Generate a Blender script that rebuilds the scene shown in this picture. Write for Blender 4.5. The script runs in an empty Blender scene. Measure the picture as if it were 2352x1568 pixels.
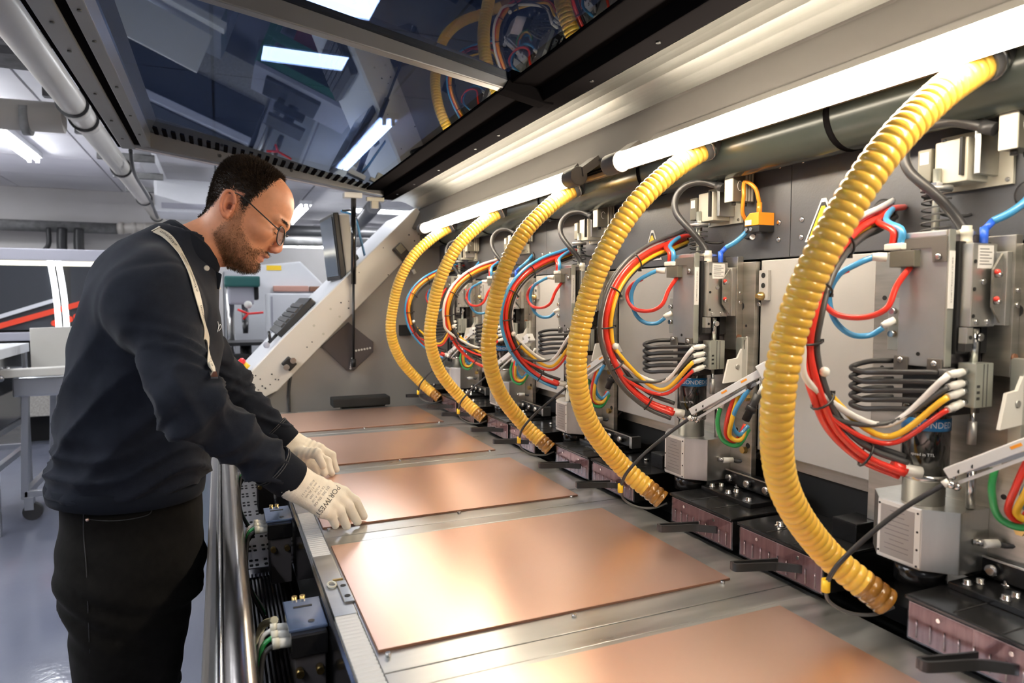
import bpy, bmesh, math, random
import numpy as np
from mathutils import Vector, Matrix
from mathutils.bvhtree import BVHTree

random.seed(7)
rng = np.random.default_rng(7)
scene = bpy.context.scene
COL = scene.collection

# ------------------------------------------------------------------ camera
IMG_W, IMG_H, FPX = 2352, 1568, 1560.0
YAW, PITCH = math.radians(23.3), math.radians(-3.67)
CAM = np.array([0.0, 0.0, 1.42])
FW = np.array([math.sin(YAW) * math.cos(PITCH), math.cos(YAW) * math.cos(PITCH), math.sin(PITCH)])
RT = np.array([math.cos(YAW), -math.sin(YAW), 0.0])
UP = np.cross(RT, FW)
cam_data = bpy.data.cameras.new('camera')
cam = bpy.data.objects.new('camera', cam_data)
COL.objects.link(cam)
cam.matrix_world = Matrix(((RT[0], UP[0], -FW[0], CAM[0]), (RT[1], UP[1], -FW[1], CAM[1]),
                           (RT[2], UP[2], -FW[2], CAM[2]), (0, 0, 0, 1)))
cam_data.sensor_width = 36.0
cam_data.lens = 36.0 * FPX / IMG_W
cam_data.clip_start = 0.02
cam_data.dof.use_dof = True
cam_data.dof.focus_distance = 1.65
cam_data.dof.aperture_fstop = 5.0
scene.camera = cam

# ------------------------------------------------------------------ world, exposure
world = bpy.data.worlds.new('world')
scene.world = world
world.use_nodes = True
world.node_tree.nodes['Background'].inputs[0].default_value = (0.72, 0.80, 1.0, 1)
world.node_tree.nodes['Background'].inputs[1].default_value = 0.25
scene.view_settings.view_transform = 'Standard'
scene.view_settings.look = 'None'
scene.view_settings.exposure = 0.0
scene.view_settings.gamma = 1.0
scene.view_settings.use_curve_mapping = False

# strengths of the lamps, seen and added (used by the lamp builders below)
LAMP_MACHINE = 62.0        # warm tubes inside the machine
LAMP_ROOM = 48.0           # cool ceiling tubes
LAMP_PANEL = 22.0          # cool ceiling panels
WARM = (1.0, 0.87, 0.69)
COOL = (0.95, 0.97, 1.0)


# ------------------------------------------------------------------ measuring helpers
def ray(px, py):
    return FW * FPX + RT * (px - IMG_W / 2) + UP * (IMG_H / 2 - py)


def P(px, py, X=None, Y=None, Z=None):
    """point of the place that was measured at a pixel, at a known x, y or z"""
    r = ray(px, py)
    if X is not None:
        t = (X - CAM[0]) / r[0]
    elif Y is not None:
        t = (Y - CAM[1]) / r[1]
    else:
        t = (Z - CAM[2]) / r[2]
    return CAM + r * t


# ------------------------------------------------------------------ mesh helpers
def rotm(rx=0, ry=0, rz=0):
    from mathutils import Euler
    return np.array(Euler((rx, ry, rz)).to_matrix())


def frame(d):
    d = np.asarray(d, float)
    d = d / (np.linalg.norm(d) + 1e-12)
    a = np.array([0, 0, 1.0]) if abs(d[2]) < 0.9 else np.array([1.0, 0, 0])
    u = np.cross(a, d); u /= np.linalg.norm(u)
    return u, np.cross(d, u), d


def spline(pts, n=12):
    """Catmull-Rom through the points, n samples per span"""
    p = np.asarray(pts, float)
    p = np.vstack([2 * p[0] - p[1], p, 2 * p[-1] - p[-2]])
    out = []
    for i in range(1, len(p) - 2):
        a, b, c, d = p[i - 1], p[i], p[i + 1], p[i + 2]
        for k in range(n):
            t = k / n
            out.append(0.5 * (2 * b + (c - a) * t + (2 * a - 5 * b + 4 * c - d) * t * t + (3 * b - a - 3 * c + d) * t ** 3))
    out.append(p[-2])
    return np.array(out)


def resample(pts, step):
    p = np.asarray(pts, float)
    s = np.concatenate([[0], np.cumsum(np.linalg.norm(np.diff(p, axis=0), axis=1))])
    n = max(2, int(s[-1] / step) + 1)
    q = np.linspace(0, s[-1], n)
    return np.stack([np.interp(q, s, p[:, k]) for k in range(p.shape[1])], 1)


class MB:
    def __init__(self):
        self.v, self.f, self.s = [], [], []
        self.n = 0

    def add(self, vs, fs, smooth=False):
        self.v.append(np.asarray(vs, float).reshape(-1, 3))
        for f in fs:
            self.f.append([i + self.n for i in f])
            self.s.append(smooth)
        self.n += len(self.v[-1])
        return self

    def box(self, c, size, R=None):
        sx, sy, sz = [k / 2 for k in size]
        v = np.array([[-sx, -sy, -sz], [sx, -sy, -sz], [sx, sy, -sz], [-sx, sy, -sz],
                      [-sx, -sy, sz], [sx, -sy, sz], [sx, sy, sz], [-sx, sy, sz]])
        if R is not None:
            v = v @ np.asarray(R).T
        return self.add(v + np.asarray(c), [(3, 2, 1, 0), (4, 5, 6, 7), (0, 1, 5, 4), (1, 2, 6, 5), (2, 3, 7, 6), (3, 0, 4, 7)])

    def b2(self, x0, x1, y0, y1, z0, z1):
        return self.box(((x0 + x1) / 2, (y0 + y1) / 2, (z0 + z1) / 2), (abs(x1 - x0), abs(y1 - y0), abs(z1 - z0)))

    def bar(self, p0, p1, w, h, up=(0, 0, 1)):
        """box beam from p0 to p1, w sideways, h along up"""
        p0, p1 = np.asarray(p0, float), np.asarray(p1, float)
        d = p1 - p0; L = np.linalg.norm(d); d /= L
        s = np.cross(d, up); s /= np.linalg.norm(s)
        u = np.cross(s, d)
        return self.box((p0 + p1) / 2, (L, w, h), np.stack([d, s, u], 1))

    def cyl(self, p0, p1, r, r1=None, n=14, smooth=True):
        p0, p1 = np.asarray(p0, float), np.asarray(p1, float)
        r1 = r if r1 is None else r1
        u, w, _ = frame(p1 - p0)
        a = np.arange(n) * 2 * math.pi / n
        ring = np.cos(a)[:, None] * u + np.sin(a)[:, None] * w
        v = np.vstack([p0 + ring * r, p1 + ring * r1])
        self.add(v, [(i, (i + 1) % n, n + (i + 1) % n, n + i) for i in range(n)], smooth)
        self.add(v[:n], [tuple(reversed(range(n)))])
        return self.add(v[n:], [tuple(range(n))])

    def hexa(self, p0, p1, r):
        return self.cyl(p0, p1, r, n=6, smooth=False)

    def tube(self, pts, r, n=8, closed=False, caps=True, flat=None):
        """sweep a circle (or an ellipse: flat=(ru, rw)) along the points; r may be a list"""
        p = np.asarray(pts, float)
        m = len(p)
        r = np.full(m, r) if np.isscalar(r) else np.asarray(r)
        t = np.gradient(p, axis=0)
        if closed:
            t = np.roll(p, -1, 0) - np.roll(p, 1, 0)
        t /= np.linalg.norm(t, axis=1)[:, None] + 1e-12
        u = frame(t[0])[0]
        a = np.arange(n) * 2 * math.pi / n
        vs = []
        for i in range(m):
            u = u - t[i] * np.dot(u, t[i]); u /= np.linalg.norm(u) + 1e-12
            w = np.cross(t[i], u)
            vs.append(p[i] + r[i] * (np.cos(a)[:, None] * u + np.sin(a)[:, None] * w))
        fs = []
        for i in range(m if closed else m - 1):
            j = (i + 1) % m
            for k in range(n):
                k2 = (k + 1) % n
                fs.append((i * n + k, i * n + k2, j * n + k2, j * n + k))
        self.add(np.vstack(vs), fs, True)
        if caps and not closed:
            self.add(vs[0], [tuple(reversed(range(n)))])
            self.add(vs[-1], [tuple(range(n))])
        return self

    def ribbon(self, pts, normals, w, th):
        """flat strap: w across, th thick"""
        p = np.asarray(pts, float); nn = np.asarray(normals, float)
        t = np.gradient(p, axis=0); t /= np.linalg.norm(t, axis=1)[:, None]
        s = np.cross(t, nn); s /= np.linalg.norm(s, axis=1)[:, None]
        nn = np.cross(s, t)
        vs, fs = [], []
        for i in range(len(p)):
            vs += [p[i] - s[i] * w / 2, p[i] + s[i] * w / 2, p[i] + s[i] * w / 2 + nn[i] * th, p[i] - s[i] * w / 2 + nn[i] * th]
        for i in range(len(p) - 1):
            for k in range(4):
                a, b = i * 4 + k, i * 4 + (k + 1) % 4
                fs.append((a, b, b + 4, a + 4))
        e = 4 * (len(p) - 1)
        fs += [(3, 2, 1, 0), (e, e + 1, e + 2, e + 3)]
        return self.add(vs, fs)

    def prism(self, poly, axis, a, b):
        """polygon (in the two other axes, in x-y-z order) extruded along axis from a to b"""
        poly = np.asarray(poly, float); n = len(poly)
        def lift(h):
            o = [0, 1, 2]; o.remove(axis)
            v = np.zeros((n, 3)); v[:, axis] = h; v[:, o[0]] = poly[:, 0]; v[:, o[1]] = poly[:, 1]
            return v
        v = np.vstack([lift(a), lift(b)])
        fs = [tuple(range(n)), tuple(reversed(range(n, 2 * n)))]
        fs += [((i + 1) % n, i, n + i, n + (i + 1) % n) for i in range(n)]
        return self.add(v, fs)

    def lathe(self, c, axis, prof, n=20):
        """prof: list of (distance along axis, radius)"""
        u, w, d = frame(axis)
        c = np.asarray(c, float)
        a = np.arange(n) * 2 * math.pi / n
        ring = np.cos(a)[:, None] * u + np.sin(a)[:, None] * w
        vs = np.vstack([c + d * h + ring * r for h, r in prof])
        fs = [(i * n + k, i * n + (k + 1) % n, (i + 1) * n + (k + 1) % n, (i + 1) * n + k) for i in range(len(prof) - 1) for k in range(n)]
        self.add(vs, fs, True)
        self.add(vs[:n], [tuple(reversed(range(n)))])
        return self.add(vs[-n:], [tuple(range(n))])

    def sphere(self, c, r, n=12, sq=(1, 1, 1)):
        vs, fs = [], []
        m = n // 2
        for i in range(m + 1):
            th = math.pi * i / m
            for k in range(n):
                a = 2 * math.pi * k / n
                vs.append((c[0] + sq[0] * r * math.sin(th) * math.cos(a), c[1] + sq[1] * r * math.sin(th) * math.sin(a), c[2] + sq[2] * r * math.cos(th)))
        for i in range(m):
            for k in range(n):
                fs.append((i * n + k, (i + 1) * n + k, (i + 1) * n + (k + 1) % n, i * n + (k + 1) % n))
        return self.add(vs, fs, True)

    def build(self, name, mat, parent=None, bevel=0.0, origin=None, seg=2):
        V = np.vstack(self.v)
        me = bpy.data.meshes.new(name)
        if origin is None:
            if parent is not None:
                origin = WORLD[parent.name]
            else:
                origin = np.array([V[:, 0].mean(), V[:, 1].mean(), V[:, 2].min()])
        origin = np.asarray(origin, float)
        me.from_pydata((V - origin).tolist(), [], self.f)
        me.polygons.foreach_set('use_smooth', self.s)
        me.update()
        bm = bmesh.new(); bm.from_mesh(me)
        bmesh.ops.remove_doubles(bm, verts=bm.verts, dist=1e-6)
        bmesh.ops.recalc_face_normals(bm, faces=bm.faces)
        if bevel:
            es = [e for e in bm.edges if len(e.link_faces) == 2 and not (e.link_faces[0].smooth and e.link_faces[1].smooth) and e.calc_face_angle(0) > 0.5]
            bmesh.ops.bevel(bm, geom=es, offset=bevel, segments=seg, affect='EDGES', profile=0.6, clamp_overlap=True)
        bm.to_mesh(me); bm.free()
        me.materials.append(M[mat] if isinstance(mat, str) else mat)
        return link(name, me, parent, origin)


WORLD = {}          # world position of every object made here


def link(name, me, parent=None, origin=(0, 0, 0)):
    o = bpy.data.objects.new(name, me)
    COL.objects.link(o)
    if parent is not None:
        o.parent = parent
        o.location = np.asarray(origin) - WORLD[parent.name]
    else:
        o.location = origin
    WORLD[o.name] = np.asarray(origin, float)
    return o


def tag(o, label, cat, group=None, kind=None):
    o['label'] = label
    if cat:
        o['category'] = cat
    if group:
        o['group'] = group
    if kind:
        o['kind'] = kind
    return o


def struct(o):
    o['kind'] = 'structure'
    return o


def thing(name, loc, label, cat, group=None):
    o = link(name, None, None, np.asarray(loc, float))
    o.empty_display_size = 0.05
    return tag(o, label, cat, group)


def copy_tree(root, shift, label=None, group=None, parent=None):
    c = root.copy(); COL.objects.link(c)
    WORLD[c.name] = WORLD[root.name] + np.asarray(shift, float)
    if parent is None:
        c.location = WORLD[c.name]
        if label: c['label'] = label
        if group: c['group'] = group
    else:
        c.parent = parent
    for ch in [o for o in bpy.data.objects if o.parent == root]:
        copy_tree(ch, shift, parent=c)
    return c


def text_mesh(s, size, depth=0.0):
    """flat text mesh, x along the line, y up, centred; returns verts, faces"""
    cu = bpy.data.curves.new('text', 'FONT')
    cu.body = s; cu.size = size; cu.align_x = 'CENTER'; cu.align_y = 'CENTER'
    cu.resolution_u = 3
    o = bpy.data.objects.new('text', cu); COL.objects.link(o)
    dg = bpy.context.evaluated_depsgraph_get(); dg.update()
    me = bpy.data.meshes.new_from_object(o.evaluated_get(dg))
    v = np.array([x.co[:] for x in me.vertices]); f = [tuple(p.vertices) for p in me.polygons]
    bpy.data.objects.remove(o); bpy.data.curves.remove(cu); bpy.data.meshes.remove(me)
    return v, f


# ------------------------------------------------------------------ materials
M = {}


def mat(name, col, rough=0.5, metal=0.0, col2=None, scale=20.0, bump=0.0, bscale=None, stretch=None, coat=0.0, rvar=0.0, spec=None, sss=0.0, aniso=0.0, detail=4.0, sheen=0.0, trans=0.0):
    m = bpy.data.materials.new(name)
    m.use_nodes = True
    nt = m.node_tree
    b = nt.nodes['Principled BSDF']
    b.inputs['Base Color'].default_value = (*col, 1)
    b.inputs['Roughness'].default_value = rough
    b.inputs['Metallic'].default_value = metal
    if coat: b.inputs['Coat Weight'].default_value = coat; b.inputs['Coat Roughness'].default_value = 0.12
    if spec is not None: b.inputs['Specular IOR Level'].default_value = spec
    if sheen: b.inputs['Sheen Weight'].default_value = sheen; b.inputs['Sheen Roughness'].default_value = 0.4
    if trans: b.inputs['Transmission Weight'].default_value = trans
    if sss:
        b.inputs['Subsurface Weight'].default_value = sss
        b.inputs['Subsurface Radius'].default_value = (0.012, 0.005, 0.003)
    if aniso: b.inputs['Anisotropic'].default_value = aniso
    tc = nt.nodes.new('ShaderNodeTexCoord')
    mp = nt.nodes.new('ShaderNodeMapping')
    nt.links.new(tc.outputs['Object'], mp.inputs[0])
    if stretch: mp.inputs['Scale'].default_value = stretch
    if col2 is not None or rvar:
        nz = nt.nodes.new('ShaderNodeTexNoise')
        nz.inputs['Scale'].default_value = scale; nz.inputs['Detail'].default_value = detail
        nt.links.new(mp.outputs[0], nz.inputs['Vector'])
        if col2 is not None:
            r = nt.nodes.new('ShaderNodeValToRGB')
            r.color_ramp.elements[0].position = 0.32; r.color_ramp.elements[0].color = (*col, 1)
            r.color_ramp.elements[1].position = 0.68; r.color_ramp.elements[1].color = (*col2, 1)
            nt.links.new(nz.outputs['Fac'], r.inputs[0])
            nt.links.new(r.outputs[0], b.inputs['Base Color'])
        if rvar:
            mr = nt.nodes.new('ShaderNodeMapRange')
            mr.inputs['To Min'].default_value = max(0.02, rough - rvar); mr.inputs['To Max'].default_value = min(1, rough + rvar)
            mr.inputs['From Min'].default_value = 0.3; mr.inputs['From Max'].default_value = 0.7
            nt.links.new(nz.outputs['Fac'], mr.inputs['Value'])
            nt.links.new(mr.outputs[0], b.inputs['Roughness'])
    if bump:
        n2 = nt.nodes.new('ShaderNodeTexNoise')
        n2.inputs['Scale'].default_value = bscale or scale * 3; n2.inputs['Detail'].default_value = 3
        nt.links.new(mp.outputs[0], n2.inputs['Vector'])
        bp = nt.nodes.new('ShaderNodeBump')
        bp.inputs['Strength'].default_value = bump; bp.inputs['Distance'].default_value = 0.002
        nt.links.new(n2.outputs['Fac'], bp.inputs['Height'])
        nt.links.new(bp.outputs[0], b.inputs['Normal'])
    M[name] = m
    return m


def emit(name, col, strength):
    m = bpy.data.materials.new(name); m.use_nodes = True
    b = m.node_tree.nodes['Principled BSDF']
    b.inputs['Base Color'].default_value = (0.9, 0.9, 0.9, 1)
    b.inputs['Emission Color'].default_value = (*col, 1)
    b.inputs['Emission Strength'].default_value = strength
    M[name] = m


emit('lamp_warm', WARM, LAMP_MACHINE)
emit('lamp_cool', COOL, LAMP_ROOM)
emit('lamp_panel', COOL, LAMP_PANEL)
emit('lamp_strip', (1.0, 0.93, 0.72), 2.2)
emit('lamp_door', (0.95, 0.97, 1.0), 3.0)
mat('floor_paint', (0.165, 0.178, 0.235), 0.16, col2=(0.20, 0.213, 0.27), scale=1.2, bump=0.25, bscale=45, rvar=0.10)
mat('wall_paint', (0.62, 0.60, 0.58), 0.7, col2=(0.68, 0.66, 0.65), scale=1.5)
mat('ceiling_tile', (0.72, 0.71, 0.74), 0.8, col2=(0.78, 0.77, 0.79), scale=2)
mat('ceiling_dark', (0.22, 0.24, 0.27), 0.7)
mat('alu', (0.60, 0.60, 0.58), 0.34, 1.0, col2=(0.70, 0.70, 0.68), scale=30, bump=0.05, bscale=300, stretch=(1, 1, 0.15))
mat('alu_table', (0.50, 0.51, 0.50), 0.34, 0.95, col2=(0.62, 0.62, 0.605), scale=9, stretch=(0.35, 3.0, 1), rvar=0.07)
mat('alu_rib', (0.78, 0.79, 0.80), 0.42, 0.45)
mat('alu_lit', (0.80, 0.80, 0.78), 0.42, 0.35)  # aluminium made paler, the strong light on it put into the colour
mat('steel', (0.55, 0.55, 0.54), 0.22, 1.0)
mat('plate_grey', (0.36, 0.36, 0.36), 0.42, 0.7, col2=(0.44, 0.44, 0.43), scale=14, bump=0.04, bscale=200)
mat('plate_green', (0.50, 0.53, 0.48), 0.38, 0.8, col2=(0.58, 0.60, 0.55), scale=20, stretch=(1, 1, 0.2))
mat('scraped', (0.36, 0.35, 0.31), 0.36, 0.9, col2=(0.52, 0.50, 0.46), scale=16, stretch=(0.4, 0.4, 4.0), bump=0.05, bscale=200)
mat('panel_dark', (0.086, 0.088, 0.096), 0.38, 0.2, col2=(0.102, 0.105, 0.115), scale=6, bump=0.12, bscale=240)
mat('panel_light', (0.40, 0.39, 0.37), 0.5, 0.1, col2=(0.45, 0.44, 0.42), scale=5, bump=0.05, bscale=260)
mat('end_wall', (0.33, 0.32, 0.305), 0.42, 0.1, col2=(0.36, 0.35, 0.335), scale=3, bump=0.05, bscale=300)
mat('beam_cream', (0.72, 0.68, 0.60), 0.35, 0.0, col2=(0.76, 0.72, 0.65), scale=4, bump=0.04, bscale=220)
mat('white_paint', (0.76, 0.77, 0.80), 0.35, 0.0, col2=(0.80, 0.81, 0.84), scale=3)
mat('stainless', (0.66, 0.66, 0.62), 0.30, 1.0, col2=(0.72, 0.72, 0.68), scale=40, stretch=(4.0, 0.2, 4.0), bump=0.03, bscale=150)
mat('housing', (0.115, 0.103, 0.094), 0.5, 0.0, col2=(0.13, 0.118, 0.108), scale=4, spec=0.3)
mat('duct_green', (0.035, 0.042, 0.036), 0.25, 0.1, col2=(0.045, 0.052, 0.045), scale=6)
mat('duct_brown', (0.34, 0.24, 0.14), 0.45, 0.1, col2=(0.24, 0.20, 0.15), scale=25)
mat('frame_black', (0.006, 0.0055, 0.006), 0.8, 0.0, spec=0.0, bump=0.06, bscale=300)
mat('frame_grey', (0.15, 0.15, 0.155), 0.35, 0.5, col2=(0.17, 0.17, 0.175), scale=8, bump=0.05, bscale=300)
mat('black_plastic', (0.018, 0.018, 0.019), 0.35)
mat('black_gloss', (0.012, 0.012, 0.013), 0.12, coat=0.6)
mat('tray_black', (0.016, 0.016, 0.017), 0.20, 0.3, rvar=0.08, scale=9)
mat('black_matte', (0.012, 0.012, 0.012), 0.75)
mat('rubber', (0.03, 0.03, 0.032), 0.42)
mat('cable_grey', (0.07, 0.07, 0.072), 0.4)
mat('bolt', (0.62, 0.61, 0.60), 0.2, 1.0)
mat('brass', (0.62, 0.45, 0.18), 0.3, 1.0)
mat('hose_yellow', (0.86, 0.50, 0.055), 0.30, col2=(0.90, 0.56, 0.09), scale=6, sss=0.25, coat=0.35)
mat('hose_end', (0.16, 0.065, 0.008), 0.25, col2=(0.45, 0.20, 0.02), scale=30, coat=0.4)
mat('tube_red', (0.72, 0.035, 0.02), 0.3, coat=0.3)
mat('tube_blue', (0.06, 0.30, 0.58), 0.3, coat=0.3)
mat('fit_blue', (0.03, 0.13, 0.75), 0.35)
mat('tube_yellow', (0.90, 0.52, 0.03), 0.35, coat=0.2)
mat('tube_green', (0.03, 0.33, 0.09), 0.35, coat=0.2)
mat('tube_cream', (0.74, 0.70, 0.52), 0.35, coat=0.2)
mat('tube_white', (0.78, 0.76, 0.74), 0.35, coat=0.2)
mat('tube_orange', (0.90, 0.34, 0.03), 0.35, coat=0.2)
mat('orange_box', (0.90, 0.33, 0.02), 0.4)
mat('fit_white', (0.80, 0.79, 0.74), 0.35)
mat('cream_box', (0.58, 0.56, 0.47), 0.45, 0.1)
mat('olive_box', (0.20, 0.19, 0.155), 0.42, 0.5)
mat('band_blue', (0.015, 0.20, 0.52), 0.3, coat=0.4)
mat('print_white', (0.80, 0.84, 0.88), 0.5)
mat('print_black', (0.03, 0.03, 0.03), 0.6)
mat('print_grey', (0.20, 0.19, 0.19), 0.6)
mat('label_white', (0.78, 0.77, 0.74), 0.5)
mat('label_grey', (0.34, 0.32, 0.31), 0.5)
mat('sign_yellow', (0.95, 0.62, 0.03), 0.4)
mat('window_pink', (0.36, 0.25, 0.245), 0.2, col2=(0.48, 0.36, 0.35), scale=30, stretch=(1, 6, 0.6), coat=0.7)
mat('tool_bit', (0.62, 0.56, 0.54), 0.25, 0.9)
mat('copper', (0.93, 0.645, 0.525), 0.34, 1.0, col2=(0.95, 0.675, 0.56), scale=4)
mat('copper_edge', (0.20, 0.09, 0.05), 0.6)
mat('rail_steel', (0.34, 0.32, 0.31), 0.26, 1.0, col2=(0.42, 0.40, 0.39), scale=30, stretch=(4, 0.4, 4))
mat('apron', (0.30, 0.29, 0.285), 0.35, 0.7)
mat('perf_white', (0.72, 0.73, 0.76), 0.4, 0.2)
mat('clamp_top', (0.16, 0.23, 0.40), 0.12, 0.6, coat=0.6)
mat('denim', (0.0060, 0.0054, 0.0048), 0.85, col2=(0.009, 0.008, 0.007), scale=60, bump=0.3, bscale=700, sheen=0.03, spec=0.08)
mat('sweater', (0.0125, 0.0150, 0.0225), 0.9, col2=(0.016, 0.019, 0.028), scale=40, bump=0.25, bscale=900, sheen=0.08, spec=0.10)
mat('sweater_rib', (0.0105, 0.0128, 0.019), 0.9, bump=0.2, bscale=700, sheen=0.04, spec=0.08)
mat('glove', (0.74, 0.68, 0.57), 0.75, col2=(0.79, 0.73, 0.63), scale=30, bump=0.25, bscale=500, sheen=0.2)
mat('hair', (0.020, 0.013, 0.009), 0.75, col2=(0.035, 0.022, 0.014), scale=60, spec=0.12)
mat('beard', (0.075, 0.040, 0.020), 0.65, col2=(0.13, 0.072, 0.034), scale=90, spec=0.15)
mat('lanyard', (0.56, 0.52, 0.44), 0.55, col2=(0.60, 0.56, 0.48), scale=40)
mat('eye_white', (0.75, 0.72, 0.68), 0.2)
mat('iris', (0.06, 0.035, 0.02), 0.15)
mat('shoe', (0.015, 0.015, 0.016), 0.4)
mat('pipe_white', (0.66, 0.62, 0.55), 0.3, col2=(0.72, 0.68, 0.62), scale=3)
mat('pipe_grey', (0.40, 0.38, 0.35), 0.4)
mat('steel_beam', (0.13, 0.13, 0.13), 0.6, col2=(0.22, 0.22, 0.22), scale=14)
mat('door_glass', (0.05, 0.055, 0.065), 0.12, 0.1, coat=0.8)
mat('lilac_grey', (0.42, 0.42, 0.48), 0.4)
mat('stripe_red', (0.85, 0.07, 0.03), 0.4)
mat('stripe_white', (0.75, 0.76, 0.80), 0.4)
mat('granite', (0.30, 0.28, 0.25), 0.6, col2=(0.46, 0.44, 0.40), scale=60)
mat('trolley_steel', (0.50, 0.52, 0.56), 0.3, 0.8)
mat('board', (0.70, 0.68, 0.62), 0.5, col2=(0.74, 0.72, 0.67), scale=4)
mat('press_green', (0.02, 0.12, 0.11), 0.4)
mat('bench_green', (0.05, 0.28, 0.16), 0.5)
mat('screen', (0.30, 0.35, 0.42), 0.12, coat=0.5)
mat('monitor_body', (0.52, 0.49, 0.42), 0.45)
mat('estop_red', (0.75, 0.02, 0.02), 0.35)
mat('plate_slate', (0.10, 0.09, 0.095), 0.42, 0.2)
mat('wood_pink', (0.55, 0.30, 0.24), 0.5)
mat('red_case', (0.45, 0.03, 0.03), 0.4)


def skin_material():
    m = bpy.data.materials.new('skin'); m.use_nodes = True
    nt = m.node_tree; b = nt.nodes['Principled BSDF']
    at = nt.nodes.new('ShaderNodeVertexColor'); at.layer_name = 'tint'
    nz = nt.nodes.new('ShaderNodeTexNoise'); nz.inputs['Scale'].default_value = 90; nz.inputs['Detail'].default_value = 4
    tc = nt.nodes.new('ShaderNodeTexCoord'); nt.links.new(tc.outputs['Object'], nz.inputs['Vector'])
    mx = nt.nodes.new('ShaderNodeMixRGB'); mx.blend_type = 'MULTIPLY'; mx.inputs[0].default_value = 0.25
    nt.links.new(at.outputs['Color'], mx.inputs[1]); nt.links.new(nz.outputs['Fac'], mx.inputs[2])
    nt.links.new(mx.outputs[0], b.inputs['Base Color'])
    b.inputs['Roughness'].default_value = 0.48
    b.inputs['Specular IOR Level'].default_value = 0.35
    b.inputs['Subsurface Weight'].default_value = 0.12
    b.inputs['Subsurface Radius'].default_value = (0.010, 0.004, 0.002)
    bp = nt.nodes.new('ShaderNodeBump'); bp.inputs['Strength'].default_value = 0.12; bp.inputs['Distance'].default_value = 0.001
    n2 = nt.nodes.new('ShaderNodeTexNoise'); n2.inputs['Scale'].default_value = 500
    nt.links.new(tc.outputs['Object'], n2.inputs['Vector']); nt.links.new(n2.outputs['Fac'], bp.inputs['Height']); nt.links.new(bp.outputs[0], b.inputs['Normal'])
    M['skin'] = m


skin_material()


def glass_material(name, tint, ior, rough=0.0):
    """thin sheet: see-through tint, mirror by Fresnel"""
    m = bpy.data.materials.new(name); m.use_nodes = True
    nt = m.node_tree
    nt.nodes.remove(nt.nodes['Principled BSDF'])
    out = nt.nodes['Material Output']
    tr = nt.nodes.new('ShaderNodeBsdfTransparent'); tr.inputs[0].default_value = (*tint, 1)
    gl = nt.nodes.new('ShaderNodeBsdfGlossy'); gl.inputs['Roughness'].default_value = rough
    gl.inputs[0].default_value = (0.82, 0.90, 1.0, 1)
    f0 = ((ior - 1) / (ior + 1)) ** 2
    ge = nt.nodes.new('ShaderNodeNewGeometry')
    dt = nt.nodes.new('ShaderNodeVectorMath'); dt.operation = 'DOT_PRODUCT'
    nt.links.new(ge.outputs['Normal'], dt.inputs[0]); nt.links.new(ge.outputs['Incoming'], dt.inputs[1])
    def mth(op, a, b=None):
        n = nt.nodes.new('ShaderNodeMath'); n.operation = op
        for i, v in enumerate((a, b)):
            if v is None: continue
            if isinstance(v, (int, float)): n.inputs[i].default_value = v
            else: nt.links.new(v, n.inputs[i])
        return n.outputs[0]
    fr = mth('ADD', mth('MULTIPLY', mth('POWER', mth('SUBTRACT', 1.0, mth('ABSOLUTE', dt.outputs['Value'])), 5.0), 1 - f0), f0)
    mx = nt.nodes.new('ShaderNodeMixShader')
    nt.links.new(fr, mx.inputs[0]); nt.links.new(tr.outputs[0], mx.inputs[1]); nt.links.new(gl.outputs[0], mx.inputs[2])
    nt.links.new(mx.outputs[0], out.inputs['Surface'])
    M[name] = m


glass_material('hood_glass', (0.24, 0.29, 0.40), 1.5)
glass_material('clear_lens', (0.97, 0.97, 0.97), 1.22)
glass_material('clear_plastic', (0.80, 0.72, 0.72), 1.5, 0.08)

# ================================================================== THE ROOM
CZ = 2.9
o = struct(MB().b2(-5, 5, -4, 15, -0.1, 0).build('floor', 'floor_paint'))
o['label'] = 'glossy blue-grey painted workshop floor'
ceil = struct(MB().b2(-5, 5, -4, 15, CZ + 0.03, CZ + 0.1).build('ceiling', 'ceiling_dark'))
ceil['label'] = 'suspended white tile ceiling with dark joints'
tile0 = None
for ix in range(8):
    for iy in range(15):
        x0, y0 = -4.8 + ix * 1.2, -3.4 + iy * 1.2
        if tile0 is None:
            tile0 = MB().b2(x0 + 0.01, x0 + 1.19, y0 + 0.01, y0 + 1.19, CZ, CZ + 0.03).build('ceiling_tile', 'ceiling_tile', ceil)
            t_me, t_o = tile0.data, (x0, y0)
        else:
            t = link('ceiling_tile', t_me, ceil, WORLD[ceil.name] + np.array([x0 - t_o[0], y0 - t_o[1], 0]))
struct(MB().b2(-5, 5, 15, 15.1, 0, CZ + 0.1).build('wall_back', 'wall_paint'))['label'] = 'pale far end wall of the workshop'
struct(MB().b2(-5.1, -5, -4, 15, 0, CZ + 0.1).build('wall_left', 'wall_paint'))['label'] = 'pale left side wall of the workshop'
struct(MB().b2(5, 5.1, -4, 15, 0, CZ + 0.1).build('wall_right', 'wall_paint'))['label'] = 'pale right side wall of the workshop'
struct(MB().b2(-5, 5, -4.1, -4, 0, CZ + 0.1).build('wall_front', 'wall_paint'))['label'] = 'pale near end wall of the workshop'
struct(MB().b2(-5, 0.2, 11.0, 11.15, 0, CZ).build('wall_partition', 'wall_paint'))['label'] = 'cream partition wall behind the black door machine'

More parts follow.
